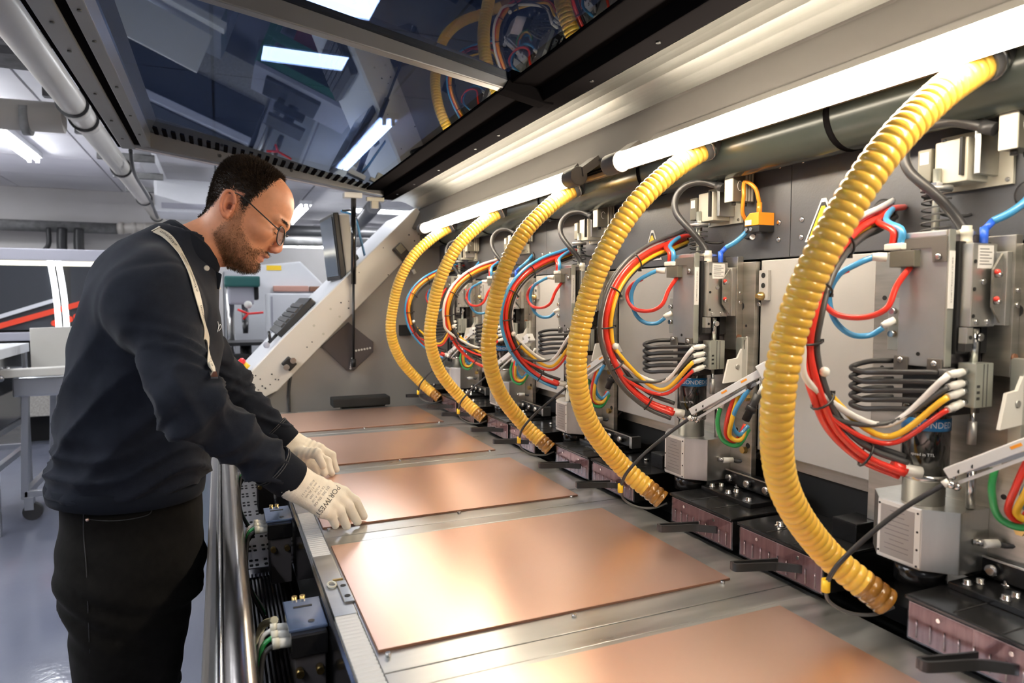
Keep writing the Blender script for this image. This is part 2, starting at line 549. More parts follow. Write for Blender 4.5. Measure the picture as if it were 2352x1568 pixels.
# ------------------------------------------------------------------ ceiling lamps
def ceiling_tube(c, L, along, label, n=2, z=CZ):
    t = thing('ceiling_lamp', (c[0], c[1], z), label, 'lamp', 'fluorescent ceiling lamps')
    d = np.array([1.0, 0, 0]) if along == 'x' else np.array([0, 1.0, 0])
    s = np.array([0, 1.0, 0]) if along == 'x' else np.array([1.0, 0, 0])
    c3 = np.array([c[0], c[1], z - 0.03])
    MB().bar(c3 - d * L / 2, c3 + d * L / 2, 0.16, 0.05).build('housing', 'white_paint', t, 0.004)
    for k in range(n):
        q = c3 + s * ((k - (n - 1) / 2) * 0.07) - np.array([0, 0, 0.045])
        MB().cyl(q - d * (L / 2 - 0.03), q + d * (L / 2 - 0.03), 0.019, n=10).build('tube', 'lamp_cool', t)
        for e in (-1, 1):
            MB().bar(q + d * e * (L / 2 - 0.03), q + d * e * (L / 2 - 0.005), 0.03, 0.06).build('lamp_holder', 'white_paint', t)
    return t


def ceiling_panel(c, sx, sy, label):
    t = thing('ceiling_light_panel', (c[0], c[1], CZ - 0.012), label, 'light panel', 'square ceiling light panels')
    MB().b2(c[0] - sx / 2, c[0] + sx / 2, c[1] - sy / 2, c[1] + sy / 2, CZ - 0.012, CZ - 0.004).build('diffuser', 'lamp_panel', t)
    m = MB()
    for e in (-1, 1):
        m.b2(c[0] + e * sx / 2 - 0.015, c[0] + e * sx / 2 + 0.015, c[1] - sy / 2 - 0.015, c[1] + sy / 2 + 0.015, CZ - 0.02, CZ)
        m.b2(c[0] - sx / 2, c[0] + sx / 2, c[1] + e * sy / 2 - 0.015, c[1] + e * sy / 2 + 0.015, CZ - 0.02, CZ)
    m.build('frame', 'white_paint', t)


ceiling_tube((-1.70, 6.9), 3.0, 'y', 'twin-tube ceiling lamp at the left edge below the grey cross duct')
ceiling_tube((1.28, 6.6), 2.3, 'y', 'ceiling lamp seen as a slanted white tube through the hood glass', n=2)
ceiling_tube((1.10, 10.6), 2.2, 'y', 'ceiling lamp shining behind the man\'s forehead', n=2, z=2.72)
ceiling_tube((1.55, 13.3), 1.6, 'x', 'far ceiling lamp just left of the monitor', n=1, z=2.45)
ceiling_tube((2.45, 13.9), 1.4, 'x', 'far ceiling lamp just above the monitor', n=1, z=2.85)
ceiling_tube((-2.9, 2.4), 2.4, 'y', 'added ceiling fill lamp left of the white pipe, out towards the aisle')  # added out of view to fill the room with light
ceiling_tube((-1.7, 2.2), 2.4, 'y', 'added ceiling fill lamp over the aisle behind the man')  # unseen lamp, put in to brighten the aisle
ceiling_tube((-1.2, -1.2), 2.4, 'y', 'added ceiling fill lamp above the aisle near the photographer')  # added behind the camera as fill light
ceiling_panel((0.52, 4.42), 0.52, 0.30, 'bright rectangular ceiling panel seen through the hood glass')
ceiling_panel((0.52, 3.55), 0.52, 0.30, 'ceiling panel at the top edge of the hood glass')
ceiling_panel((-3.2, 9.2), 1.1, 0.55, 'added ceiling fill panel above the black door machine')  # added outside the view as room fill
ceiling_panel((3.2, 8.5), 1.1, 0.55, 'added ceiling fill panel above the white machine in the background')  # added to light the background
ceiling_panel((2.6, 11.6), 1.1, 0.55, 'added ceiling fill panel far behind the monitor')  # added to light the far end of the room
ceiling_panel((-3.4, 5.6), 1.1, 0.55, 'added ceiling fill panel above the glass cabinet')  # unseen panel added for room fill

# ------------------------------------------------------------------ pipes under the ceiling
t = thing('ceiling_pipe', (-0.72, -1, 2.43), 'long cream-white pipe with couplings running under the ceiling', 'pipe')
MB().cyl((-0.72, -1.0, 2.5), (-0.72, 10.7, 2.5), 0.068, n=24).build('pipe', 'pipe_white', t)
for y in (2.62, 4.55, 4.9, 6.6, 8.5, 10.2):
    MB().cyl((-0.72, y - 0.05, 2.5), (-0.72, y + 0.05, 2.5), 0.078, n=24).build('coupling', 'pipe_white', t)
    MB().cyl((-0.72, y - 0.065, 2.5), (-0.72, y - 0.05, 2.5), 0.083, n=24).build('seal_ring', 'rubber', t)
t = thing('pipe_clamp', (-0.72, 2.75, 2.4), 'black rubber clamp ring around the cream pipe, top left', 'clamp')
a = np.linspace(0, 2 * math.pi, 25)[:-1]
MB().tube(np.stack([-0.72 + 0.079 * np.cos(a), np.full(24, 2.78), 2.5 + 0.079 * np.sin(a)], 1), 0.012, closed=True).build('ring', 'rubber', t)
MB().box((-0.622, 2.78, 2.5), (0.04, 0.02, 0.03)).build('clasp', 'rubber', t)
MB().cyl((-0.72, 2.78, 2.58), (-0.72, 2.78, 2.9), 0.006).build('hanger_rod', 'steel', t)
t = thing('branch_duct', (-1.6, 4.7, 2.36), 'dirty grey cross duct with wire bands joining the cream pipe', 'duct')
MB().cyl((-2.9, 4.72, 2.42), (-0.80, 4.72, 2.46), 0.085, n=20).build('duct', 'pipe_grey', t)
for x in (-1.5, -1.25, -0.98):
    MB().cyl((x - 0.02, 4.72, 2.44), (x + 0.02, 4.72, 2.44), 0.094, n=20).build('band', 'steel_beam', t)
t = thing('cable_trunking', (-0.80, 3, 2.68), 'white cable trunking running under the ceiling beside the cream pipe', 'trunking')
MB().b2(-0.66, -0.52, -1, 10.9, 2.70, 2.80).build('channel', 'white_paint', t, 0.004)
for y in (2.9, 4.0, 5.0, 6.0, 7.0, 8.0, 9.0):
    MB().b2(-0.95, -0.50, y - 0.03, y + 0.03, 2.64, 2.70).build('bracket', 'steel_beam', t)
for i, (y, z, lb) in enumerate([(4.0, 2.72, 'nearest dark steel joist crossing above the cream pipe'), (4.62, 2.74, 'dark steel joist just in front of the grey cross duct')]):
    t = tag(MB().b2(-3.5, -0.95, y - (0.27 if i == 0 else 0.14), y + (0.27 if i == 0 else 0.14), z - 0.02, z + 0.08).build('ceiling_joist', 'steel_beam'), lb, 'joist', 'dark joists under the ceiling')
t = thing('wall_pipe', (-2.5, 10.6, 2.0), 'dark horizontal pipe with cream fittings along the partition wall', 'pipe')
MB().cyl((-4.5, 10.7, 2.36), (-1.25, 10.7, 2.36), 0.075).build('dark_pipe', 'steel_beam', t)
MB().cyl((-1.25, 10.7, 2.36), (-0.72, 10.7, 2.40), 0.07).build('cream_pipe', 'pipe_white', t)
for x in (-1.2, -1.05, -0.9):
    MB().cyl((x - 0.03, 10.7, 2.37), (x + 0.03, 10.7, 2.37), 0.085).build('collar', 'pipe_white', t)
MB().cyl((-0.72, 10.7, 2.45), (-0.55, 10.75, 2.05), 0.07).build('elbow', 'pipe_white', t)
for i, (x, lb) in enumerate([(-2.02, 'leftmost black hose hanging on the wall above the black door machine'), (-1.87, 'middle black hose hanging on the wall above the black door machine'),
                             (-1.68, 'rightmost black hose hanging on the wall above the black door machine')]):
    pts = spline([(x, 10.6, 2.33), (x, 10.55, 2.1), (x + (0.02 if i else -0.1), 10.5, 1.95), (x, 10.5, 1.75)], 8)
    tag(MB().tube(pts, 0.06 if i else 0.03, 8).build('black_hose', 'rubber'), lb, 'hose', 'black hoses on the wall')
pts = spline([(-0.9, 10.6, 2.3), (-1.05, 10.55, 2.1), (-1.12, 10.5, 1.9), (-1.12, 10.5, 1.6)], 8)
tag(MB().tube(pts, 0.03, 8).build('drop_cable', 'rubber'), 'black cable drooping from the cream wall pipe behind the man\'s neck', 'cable')
pts = spline([P(300, 345, Y=6.0), P(310, 400, Y=6.4), P(345, 460, Y=7.5), P(362, 500, Y=8.5)], 8)
tag(MB().tube(pts, 0.015, 6).build('ceiling_cable', 'rubber'), 'thin black cable hanging beside the hood corner', 'cable')
t = thing('air_conditioner', (-0.2, 8.6, 2.4), 'white ceiling air unit behind the man\'s head', 'air unit')
MB().b2(-0.62, 0.0, 8.4, 9.2, 2.36, 2.72).build('casing', 'white_paint', t, 0.03)
MB().b2(-0.55, -0.07, 8.39, 8.41, 2.40, 2.46).build('grille', 'lilac_grey', t)
t = thing('grey_duct', (0.3, 9.6, 2.1), 'grey bent ventilation duct behind the man\'s hair', 'duct')
MB().tube(spline([(0.05, 9.6, 2.78), (0.35, 9.6, 2.62), (0.52, 9.6, 2.40), (0.52, 9.6, 2.02)], 8), 0.13, 14).build('duct', 'frame_grey', t)
for z in (2.12, 2.3):
    MB().cyl((0.52, 9.6, z - 0.02), (0.52, 9.6, z + 0.02), 0.145).build('collar', 'steel_beam', t)

# ================================================================== BACKGROUND MACHINES
# black door machine on the left
t = thing('door_machine', (-2.2, 8.0, 0), 'dark machine with black glass doors, red and white stripes and lilac header', 'machine')
MB().b2(-3.6, -0.05, 7.62, 9.2, 1.77, 1.88).build('header', 'lilac_grey', t, 0.01)
MB().b2(-3.6, -0.05, 7.72, 9.2, 0.62, 1.77).build('cabinet', 'black_matte', t)
MB().b2(-3.6, -0.05, 7.66, 7.70, 1.725, 1.765).build('light_strip', 'lamp_strip', t)
dw = [(-3.55, -1.46), (-1.30, -0.07)]
for a, b in dw:
    MB().b2(a, b, 7.66, 7.70, 1.12, 1.72).build('door', 'door_glass', t)
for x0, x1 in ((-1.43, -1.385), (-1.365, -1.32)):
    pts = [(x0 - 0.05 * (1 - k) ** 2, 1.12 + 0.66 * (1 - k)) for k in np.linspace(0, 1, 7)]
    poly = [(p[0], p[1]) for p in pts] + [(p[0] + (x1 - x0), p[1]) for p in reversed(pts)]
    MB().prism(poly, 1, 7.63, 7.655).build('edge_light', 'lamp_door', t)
def stripe(p0, p1, w, m):
    a, b = P(*p0, Y=7.64), P(*p1, Y=7.64)
    MB().bar(a, b, 0.012, w, up=(0, 0, 1)).build('stripe', m, t)
stripe((-60, 745), (122, 690), 0.035, 'stripe_white'); stripe((-60, 765), (240, 682), 0.05, 'stripe_red')
for k, (x, y) in enumerate([(125, 742), (160, 733), (176, 727), (188, 722)]):
    q = P(x, y, Y=7.64)
    MB().lathe(q, (0, 1, 0), [(0, 0.03), (0.012, 0.03)], 8).build('letter_mark', 'stripe_red', t)
MB().b2(-3.6, -0.05, 7.60, 9.2, 1.02, 1.10).build('lower_rail', 'lilac_grey', t, 0.01)
MB().b2(-3.5, -0.06, 7.75, 9.1, 0.28, 0.66).build('granite_base', 'granite', t, 0.01)
for x in (-3.3, -1.7, -0.2):
    MB().b2(x - 0.12, x + 0.12, 8.0, 8.9, 0, 0.28).build('foot', 'black_matte', t)

# aluminium-framed glass cabinet
t = thing('glass_cabinet', (-1.6, 5.3, 0), 'aluminium-framed dark glass cabinet at the left edge', 'cabinet')
cx0, cx1, cy0, cy1 = -2.1, -1.245, 4.85, 5.6
for x in (cx0, cx1):
    for y in (cy0, cy1):
        MB().b2(x - 0.02, x + 0.02, y - 0.02, y + 0.02, 0.0, 1.10).build('upright', 'trolley_steel', t, 0.003)
MB().b2(cx0 - 0.03, cx1 + 0.03, cy0 - 0.03, cy1 + 0.03, 1.05, 1.11).build('top_frame', 'white_paint', t, 0.004)
for z in (0.40, 0.60):
    m = MB()
    for y in (cy0, cy1):
        m.b2(cx0, cx1, y - 0.018, y + 0.018, z - 0.018, z + 0.018)
    for x in (cx0, cx1):
        m.b2(x - 0.018, x + 0.018, cy0, cy1, z - 0.018, z + 0.018)
    m.build('cross_rail', 'trolley_steel', t, 0.003)
MB().b2(cx0 + 0.02, cx1 - 0.02, cy0 - 0.006, cy0 + 0.006, 0.62, 1.05).build('glass_panel', 'door_glass', t)
MB().b2(cx1 - 0.006, cx1 + 0.006, cy0 + 0.02, cy1 - 0.02, 0.62, 1.05).build('glass_panel', 'door_glass', t)
for q in ((cx1 + 0.012, 5.0, 0.93), (cx1 + 0.012, 5.15, 0.97)):
    MB().sphere(q, 0.022, 10).build('knob', 'steel', t)

# trolley with board
t = thing('trolley', (-1.05, 5.5, 0), 'grey steel trolley on castors carrying a pale board', 'trolley')
tx0, tx1, ty0, ty1 = -1.17, -0.45, 5.15, 5.95
for x in (tx0, tx1):
    for y in (ty0, ty1):
        MB().bar((x, y, 0.14), (x + 0.03, y, 0.86), 0.04, 0.04, up=(0, 1, 0)).build('upright', 'trolley_steel', t, 0.003)
for z, w in ((0.17, 0.04), (0.86, 0.04)):
    for y in (ty0, ty1):
        MB().b2(tx0, tx1, y - 0.02, y + 0.02, z - w / 2, z + w / 2).build('long_rail', 'trolley_steel', t, 0.003)
    for x in (tx0, tx1):
        MB().b2(x - 0.02, x + 0.02, ty0, ty1, z - w / 2, z + w / 2).build('end_rail', 'trolley_steel', t, 0.003)
MB().b2(tx0 - 0.03, tx1 + 0.05, ty0 - 0.05, ty1, 0.80, 0.92).build('tray', 'trolley_steel', t, 0.01)
for x in (tx0, tx1):
    for y in (ty0, ty1):
        w = MB().cyl((x + 0.04, y - 0.02, 0.055), (x + 0.04, y + 0.02, 0.055), 0.055, n=16).build('castor', 'rubber', t)
        MB().b2(x, x + 0.05, y - 0.03, y + 0.03, 0.07, 0.15).build('fork', 'trolley_steel', w)
tag(MB().bar((-1.24, 5.06, 0.955), (-0.35, 5.06, 0.975), 0.10, 0.05).build('timber_batten', 'board', bevel=0.006), 'pale timber batten lying along the trolley front', 'batten')
tag(MB().prism([(-1.16, 0.93), (-0.45, 0.95), (-0.45, 1.24), (-1.16, 1.22)], 1, 5.40, 5.43).build('white_board', 'board', bevel=0.004), 'off-white board propped upright on the trolley', 'board')

# drill press
t = thing('drill_press', (0.38, 6.6, 0), 'green-topped column drill press on a bench behind the man', 'drill press')
MB().b2(*[P(498, 0, Y=6.6)[0], P(580, 0, Y=6.6)[0]], 6.45, 6.95, P(0, 650, Y=6.6)[2] - 0.02, P(0, 628, Y=6.6)[2]).build('belt_cover', 'press_green', t, 0.015)
MB().b2(P(505, 0, Y=6.6)[0], P(566, 0, Y=6.6)[0], 6.5, 6.95, 1.36, 1.53).build('head', 'lilac_grey', t, 0.02)
MB().b2(P(562, 0, Y=6.6)[0], P(578, 0, Y=6.6)[0], 6.55, 6.85, 1.40, 1.53).build('motor', 'black_plastic', t, 0.02)
xq = P(545, 0, Y=6.6)[0]
MB().cyl((xq, 6.6, 1.20), (xq, 6.6, 1.36), 0.03).build('quill', 'steel', t)
MB().cyl((xq, 6.6, 1.10), (xq, 6.6, 1.20), 0.022, 0.03).build('chuck', 'black_plastic', t)
MB().sphere((P(552, 0, Y=6.55)[0], 6.5, 1.36), 0.035).build('hub', 'fit_white', t)
for a in (0.2, 2.3, 4.4):
    c = np.array([xq + 0.02, 6.46, 1.28])
    MB().cyl(c, c + np.array([0.13 * math.cos(a), 0, 0.13 * math.sin(a) * 0.4]), 0.01).build('feed_handle', 'estop_red', t)
MB().b2(xq - 0.17, xq + 0.16, 6.4, 6.8, 1.00, 1.03).build('work_table', 'black_plastic', t, 0.004)
MB().cyl((xq, 6.65, 0.8), (xq, 6.65, 1.0), 0.05).build('table_arm', 'black_plastic', t)
MB().cyl((xq - 0.12, 6.8, 0.70), (xq - 0.12, 6.8, 1.55), 0.035).build('column', 'steel', t)
MB().b2(xq - 0.3, xq + 0.2, 6.45, 6.95, 0.70, 0.74).build('foot_plate', 'black_plastic', t, 0.01)
MB().b2(xq - 0.16, xq + 0.12, 6.5, 6.6, 0.86, 0.92).build('vice', 'black_plastic', t, 0.01)
t = thing('work_bench', (0.4, 6.6, 0), 'green steel bench under the drill press', 'bench')
MB().b2(-0.2, 0.72, 6.35, 7.1, 0.66, 0.70).build('bench_top', 'lilac_grey', t, 0.004)
for z in (0.58, 0.34):
    MB().b2(-0.2, 0.72, 6.36, 6.42, z, z + 0.07).build('rail', 'bench_green', t, 0.004)
for x in (-0.18, 0.68):
    for y in (6.4, 7.05):
        MB().b2(x - 0.03, x + 0.03, y - 0.03, y + 0.03, 0, 0.66).build('leg', 'bench_green', t, 0.004)
MB().b2(-0.1, 0.6, 6.5, 6.9, 0.36, 0.60).build('drawer_box', 'black_plastic', t, 0.01)

# white machine behind
Yw = 8.3
poly = [P(512, 622, Y=Yw), P(560, 612, Y=Yw), P(690, 600, Y=Yw), P(745, 655, Y=Yw), P(790, 690, Y=Yw)]
poly = [(q[0], q[2]) for q in poly]
poly = [(poly[0][0], 0.1)] + poly + [(poly[-1][0], 0.1)]
t = thing('white_machine', (1.0, 8.8, 0), 'large white machine with a sloping top beyond the drill press', 'machine')
MB().b2(poly[0][0] + 0.05, poly[-1][0] - 0.05, Yw + 0.05, Yw + 1.15, 0, 0.1).build('plinth', 'black_matte', t)
MB().prism(poly, 1, Yw, Yw + 1.2).build('casing', 'white_paint', t, 0.02)
q = P(629, 615, Y=Yw)
MB().box((q[0], Yw - 0.004, q[2]), (0.16, 0.008, 0.055)).build('yellow_label', 'sign_yellow', t)
MB().b2(P(612, 0, Y=Yw)[0], P(695, 0, Y=Yw)[0], Yw - 0.06, Yw, P(0, 667, Y=Yw)[2], P(0, 652, Y=Yw)[2]).build('roller_cover', 'wood_pink', t, 0.01)
MB().b2(P(697, 0, Y=Yw)[0], P(760, 0, Y=Yw)[0], Yw - 0.06, Yw, P(0, 667, Y=Yw)[2], P(0, 653, Y=Yw)[2]).build('brown_cover', 'copper_edge', t, 0.01)
a, b = P(603, 0, Y=7.2)[0], P(800, 0, Y=7.2)[0]
t = thing('white_cabinet', (1.0, 7.4, 0), 'white sheet-metal cabinet between drill press and beam', 'cabinet')
MB().b2(a, b, 7.2, 7.9, 0.1, P(0, 672, Y=7.2)[2]).build('body', 'white_paint', t, 0.012)
MB().b2(a + 0.012, a + 0.03, 7.188, 7.2, 0.2, P(0, 680, Y=7.2)[2]).build('edge_trim', 'lilac_grey', t)
MB().b2(a + 0.05, b - 0.05, 7.25, 7.85, 0, 0.1).build('plinth', 'black_matte', t)
t = thing('red_tool_case', (0.3, 6.7, 0.0), 'red tool case lying under the green bench', 'case')
MB().b2(0.0, 0.42, 6.5, 6.8, 0.12, 0.30).build('case', 'red_case', t, 0.02)
MB().b2(0.15, 0.27, 6.60, 6.70, 0.30, 0.33).build('handle', 'black_plastic', t, 0.008)
MB().b2(-0.1, 0.55, 6.45, 6.9, 0.08, 0.12).build('runner', 'black_plastic', t)
# dim ducting in the far ceiling gap right of the man
t = thing('far_ductwork', (2.0, 12, 2.2), 'tangled grey ducts and pipes under the far ceiling', 'ductwork')
for i, (a, b, r) in enumerate([((0.4, 12.2, 2.55), (4.5, 12.4, 2.62), 0.09), ((0.6, 11.4, 2.30), (4.5, 11.0, 2.36), 0.07), ((0.7, 12.8, 2.42), (4.6, 12.8, 2.40), 0.05),
                              ((1.9, 9, 2.62), (2.3, 13.0, 2.62), 0.10), ((3.0, 9, 2.55), (3.5, 13.4, 2.55), 0.08)]):
    MB().cyl(a, b, r, n=12).build('duct', ['frame_grey', 'steel_beam', 'pipe_grey'][i % 3], t)

# ================================================================== THE DRILLING MACHINE
PITCH_Y = 0.558
YC = [0.702, 1.26, 1.818, 2.376, 2.934]          # spindle stations, near to far
Y0, Y1 = -0.75, 3.43
mach = thing('drilling_machine', (1.3, 1.4, 0), 'long multi-spindle drilling machine with dark grey back panel and cream end beam', 'machine')
seams = [Y0, 1.05 - 1.116, 1.05, 1.05 + 1.116, Y1]
for a, b in zip(seams[:-1], seams[1:]):
    p = MB().b2(1.065, 1.085, a + 0.0008, b - 0.0008, 1.503, 1.92).build('dark_panel', 'panel_dark', mach, 0.0015)
    for y in (a + 0.03, b - 0.03):
        for z in (1.54, 1.575, 1.69, 1.725):
            MB().lathe((1.0655, y, z), (-1, 0, 0), [(0, 0.0062), (0.003, 0.0055), (0.0042, 0.003)], 10).build('bolt', 'bolt', p)
for yc in YC:
    MB().b2(1.058, 1.075, yc - 0.425, yc - 0.140, 1.094, 1.499).build('light_panel', 'panel_light', mach, 0.002)
MB().b2(1.105, 1.12, Y0, Y1, 0.80, 1.51).build('inner_back', 'black_matte', mach)
MB().b2(1.12, 1.9, Y0, Y1, 0.25, 1.96).build('rear_body', 'panel_dark', mach, 0.01)
MB().b2(0.10, 1.9, Y0, Y1 + 0.5, 0.12, 0.55).build('granite_base', 'granite', mach, 0.01)
MB().b2(0.16, 1.10, Y0, Y1, 0.55, 0.80).build('table_bed', 'black_matte', mach, 0.005)
MB().b2(0.99, 1.12, Y0, Y1, 0.90, 0.928).build('tray_shelf', 'tray_black', mach)
for z, x in ((1.075, 1.09), (0.965, 1.085)):
    MB().b2(x, x + 0.015, Y0, Y1, z - 0.012, z + 0.012).build('guide_rail', 'scraped', mach)
# end wall, cream beam with console
ew = [(0.0, 0.3), (1.12, 0.3), (1.12, 1.93), (1.00, 1.905)] + [(float(P(*q, Y=3.43)[0]), float(P(*q, Y=3.43)[2])) for q in ((950, 560), (600, 925))] + [(0.0, 0.90)]
MB().prism(ew, 1, 3.43, 3.46).build('end_wall', 'end_wall', mach)
bu = [P(*q, Y=3.38) for q in ((430, 1005), (534, 900), (654, 773), (801, 630), (957, 476))]
bl = [P(*q, Y=3.38) for q in ((998, 527), (922, 604), (817, 712), (638, 897), (560, 935), (470, 1030))]
bp = [(float(q[0]), float(q[2])) for q in bu + bl]
beam = MB().prism(bp, 1, 3.38, 3.43).build('end_beam', 'beam_cream', mach, 0.004)
cp = [(float(q[0]), float(q[2])) for q in bu]
con = [(x, z) for x, z in cp] + [(x + 0.06, z - 0.06) for x, z in reversed(cp)]
MB().prism(con, 1, 3.43, 4.05).build('console_slope', 'white_paint', mach, 0.003)
for q, r in (((1045, 925), 5), ((1100, 965), 5), ((1100, 915), 3), ((970, 970), 8), ((1035, 1025), 8), ((850, 1090), 9), ((918, 1150), 9), ((837, 1208), 4), ((800, 1245), 4),
             ((430, 1450), 4), ((547, 1440), 5), ((463, 1475), 4), ((573, 1477), 4), ((595, 1480), 4), ((478, 1525), 5), ((535, 1515), 4), ((500, 1540), 5), ((450, 1553), 4),
             ((1535, 437), 5), ((1580, 395), 5), ((1620, 437), 5), ((1575, 480), 5), ((1623, 463), 5), ((1350, 530), 3), ((1385, 725), 4), ((1175, 707), 3)):
    w = P(450 + q[0] * 0.3188, 400 + q[1] * 0.3188, Y=3.379)
    rr = r * 0.3188 / 455
    big = r >= 8
    MB().cyl(w, w - np.array([0, 0.0015, 0]), rr * (1.0 if big else 1.1), n=10).build('bolt_hole' if not big else 'bolt', 'black_matte' if not big else 'cream_box', beam)
# door switch and sensor on the beam
w = P(664, 835, Y=3.37)
s = MB().box(w, (0.05, 0.03, 0.055), rotm(0, -0.8, 0)).build('door_switch', 'black_plastic', mach, 0.006)
for d in (-0.014, 0.016):
    MB().cyl(w + np.array([d, -0.012, d]), w + np.array([d, -0.03, d]), 0.014).build('screw', 'steel', s)
w = P(925, 582, Y=3.37)
s = MB().box(w, (0.055, 0.04, 0.10), rotm(0, -0.75, 0)).build('safety_sensor', 'black_plastic', mach, 0.006)
MB().box(w + np.array([-0.015, -0.022, 0.022]), (0.035, 0.006, 0.04), rotm(0, -0.75, 0)).build('sensor_face', 'olive_box', s)
MB().cyl(w + np.array([0.05, -0.01, -0.08]), w + np.array([0.06, -0.01, -0.10]), 0.008).build('plunger', 'fit_white', s)
# slate plate on the end wall
sp = [(float(q[0]), float(q[2])) for q in [P(*k, Y=3.42) for k in ((738, 795), (800, 740), (857, 785), (857, 808), (812, 850), (795, 850))]]
sl = MB().prism(sp, 1, 3.415, 3.43).build('slate_plate', 'plate_slate', mach, 0.002)
for k in range(6):
    for a, b in (((818, 805), (850, 799)), ((809, 823), (805, 846))):
        w = P(a[0] + (b[0] - a[0]) * k / 5, a[1] + (b[1] - a[1]) * k / 5, Y=3.414)
        MB().cyl(w, w - np.array([0, 0.001, 0]), 0.0055, n=8).build('slot_hole', 'label_white', sl)
w = P(930, 758, Y=3.42)
MB().box(w, (0.06, 0.02, 0.055)).build('cable_port', 'black_matte', mach, 0.003)
pts = spline([P(668, 865, Y=3.42), P(664, 900, Y=3.42), P(665, 950, Y=3.42)], 6)
MB().tube(pts, 0.006).build('wall_cable', 'cable_grey', mach)
# top: stainless strip, lamp housing, duct
arc = [(0.812, 1.906)] + [(0.812 + 0.138 * k, 1.906 - 0.036 * k ** 1.6 + 0.012 * math.sin(math.pi * k)) for k in (0.2, 0.4, 0.6, 0.8)] + [(0.95, 1.872)]
MB().prism(arc + [(x + 0.004, z + 0.012) for x, z in reversed(arc)], 1, Y0, 3.44).build('stainless_strip', 'stainless', mach)
MB().prism([(0.953, 1.868), (0.905, 1.772), (0.915, 1.765), (1.065, 1.79), (1.10, 1.93), (0.96, 1.93)], 1, Y0, 3.43).build('lamp_housing', 'housing', mach, 0.002)
MB().prism([(0.805, 1.925), (0.955, 1.90), (1.9, 1.97), (1.9, 2.03), (0.82, 2.0)], 1, Y0, 3.46).build('roof', 'frame_grey', mach, 0.004)
MB().cyl((1.003, Y0, 1.731), (1.003, 3.43, 1.731), 0.058, n=32).build('extract_duct', 'duct_green', mach)
for y in (0.86, 1.42, 1.98, 2.54, 3.10):
    MB().cyl((1.003, y - 0.006, 1.731), (1.003, y + 0.006, 1.731), 0.0595, n=32).build('duct_joint', 'frame_black', mach)
MB().b2(0.935, 0.955, Y0, 3.43, 1.738, 1.752).build('hose_rail', 'duct_brown', mach, 0.004)
MB().b2(0.955, 1.06, Y0, 3.43, 1.757, 1.765).build('rail_web', 'duct_brown', mach)
# warning signs
for yc, zc in ((YC[0] + 0.265, 1.558), (YC[1] + 0.265, 1.548), (YC[3] + 0.265, 1.548)):
    def tri(s):
        return [(yc - s * 0.5, zc - s * 0.33), (yc + s * 0.5, zc - s * 0.33), (yc + s * 0.06, zc + s * 0.6), (yc - s * 0.06, zc + s * 0.6)]
    sg = MB().prism(tri(0.086), 0, 1.0630, 1.0649).build('warning_sign', 'label_white', mach, 0.0)
    MB().prism(tri(0.074), 0, 1.0624, 1.0630).build('black_border', 'print_black', sg)
    MB().prism(tri(0.062), 0, 1.0618, 1.0624).build('yellow_field', 'sign_yellow', sg)
    MB().prism([(yc - 0.004, zc + 0.018), (yc + 0.004, zc + 0.018), (yc + 0.002, zc - 0.004), (yc - 0.002, zc - 0.004)], 0, 1.0612, 1.0618).build('mark', 'print_black', sg)
    MB().cyl((1.0618, yc, zc - 0.011), (1.0612, yc, zc - 0.011), 0.003, n=8).build('mark', 'print_black', sg)
# front: rail, apron, recess
MB().b2(-0.036, -0.010, Y0, 3.3, 0.25, 0.892).build('front_apron', 'apron', mach, 0.004)
MB().cyl((-0.013, Y0, 0.897), (-0.013, 3.3, 0.897), 0.006, n=10).build('edge_bead', 'steel', mach)
rail = MB().cyl((0.016, Y0, 0.895), (0.016, 3.3, 0.895), 0.0225, n=24).build('front_rail', 'rail_steel', mach)
MB().b2(-0.01, 0.02, Y0, 3.3, 0.55, 0.875).build('recess_wall', 'black_matte', mach)
pm = 'perf_white'
m = MB()
px0, px1, py0, py1, pz = 0.032, 0.150, 1.90, 3.0, 0.70
m.b2(px0, px1, py0, py1, pz - 0.003, pz)
perf = m.build('perforated_cover', pm, mach)
# slots of the perforated cover, in blocks of 3 x 3
sl0 = None
for r in range(9):
    for c in range(2):
        for i in range(3):
            for j in range(2):
                x = px0 + 0.016 + c * 0.052 + i * 0.0145
                y = py0 + 0.02 + r * 0.115 + j * 0.036
                if sl0 is None:
                    sl0 = MB().prism([(x - 0.0035, y - 0.008), (x + 0.0035, y - 0.008), (x + 0.005, y), (x + 0.0035, y + 0.008), (x - 0.0035, y + 0.008), (x - 0.005, y)], 2, pz, pz + 0.0006).build('slot', 'black_matte', perf)
                    sref = np.array([x, y, 0])
                else:
                    link('slot', sl0.data, perf, WORLD[perf.name] + (np.array([x, y, 0]) - sref) + (WORLD[sl0.name] - WORLD[perf.name]))
bel = MB().b2(0.028, 0.155, Y0, 1.90, 0.66, 0.675).build('ribbed_cover', 'black_matte', mach)
for k in range(14):
    x = 0.034 + k * 0.0088
    MB().b2(x, x + 0.004, Y0, 1.90, 0.675, 0.684).build('rib', 'black_gloss', bel)

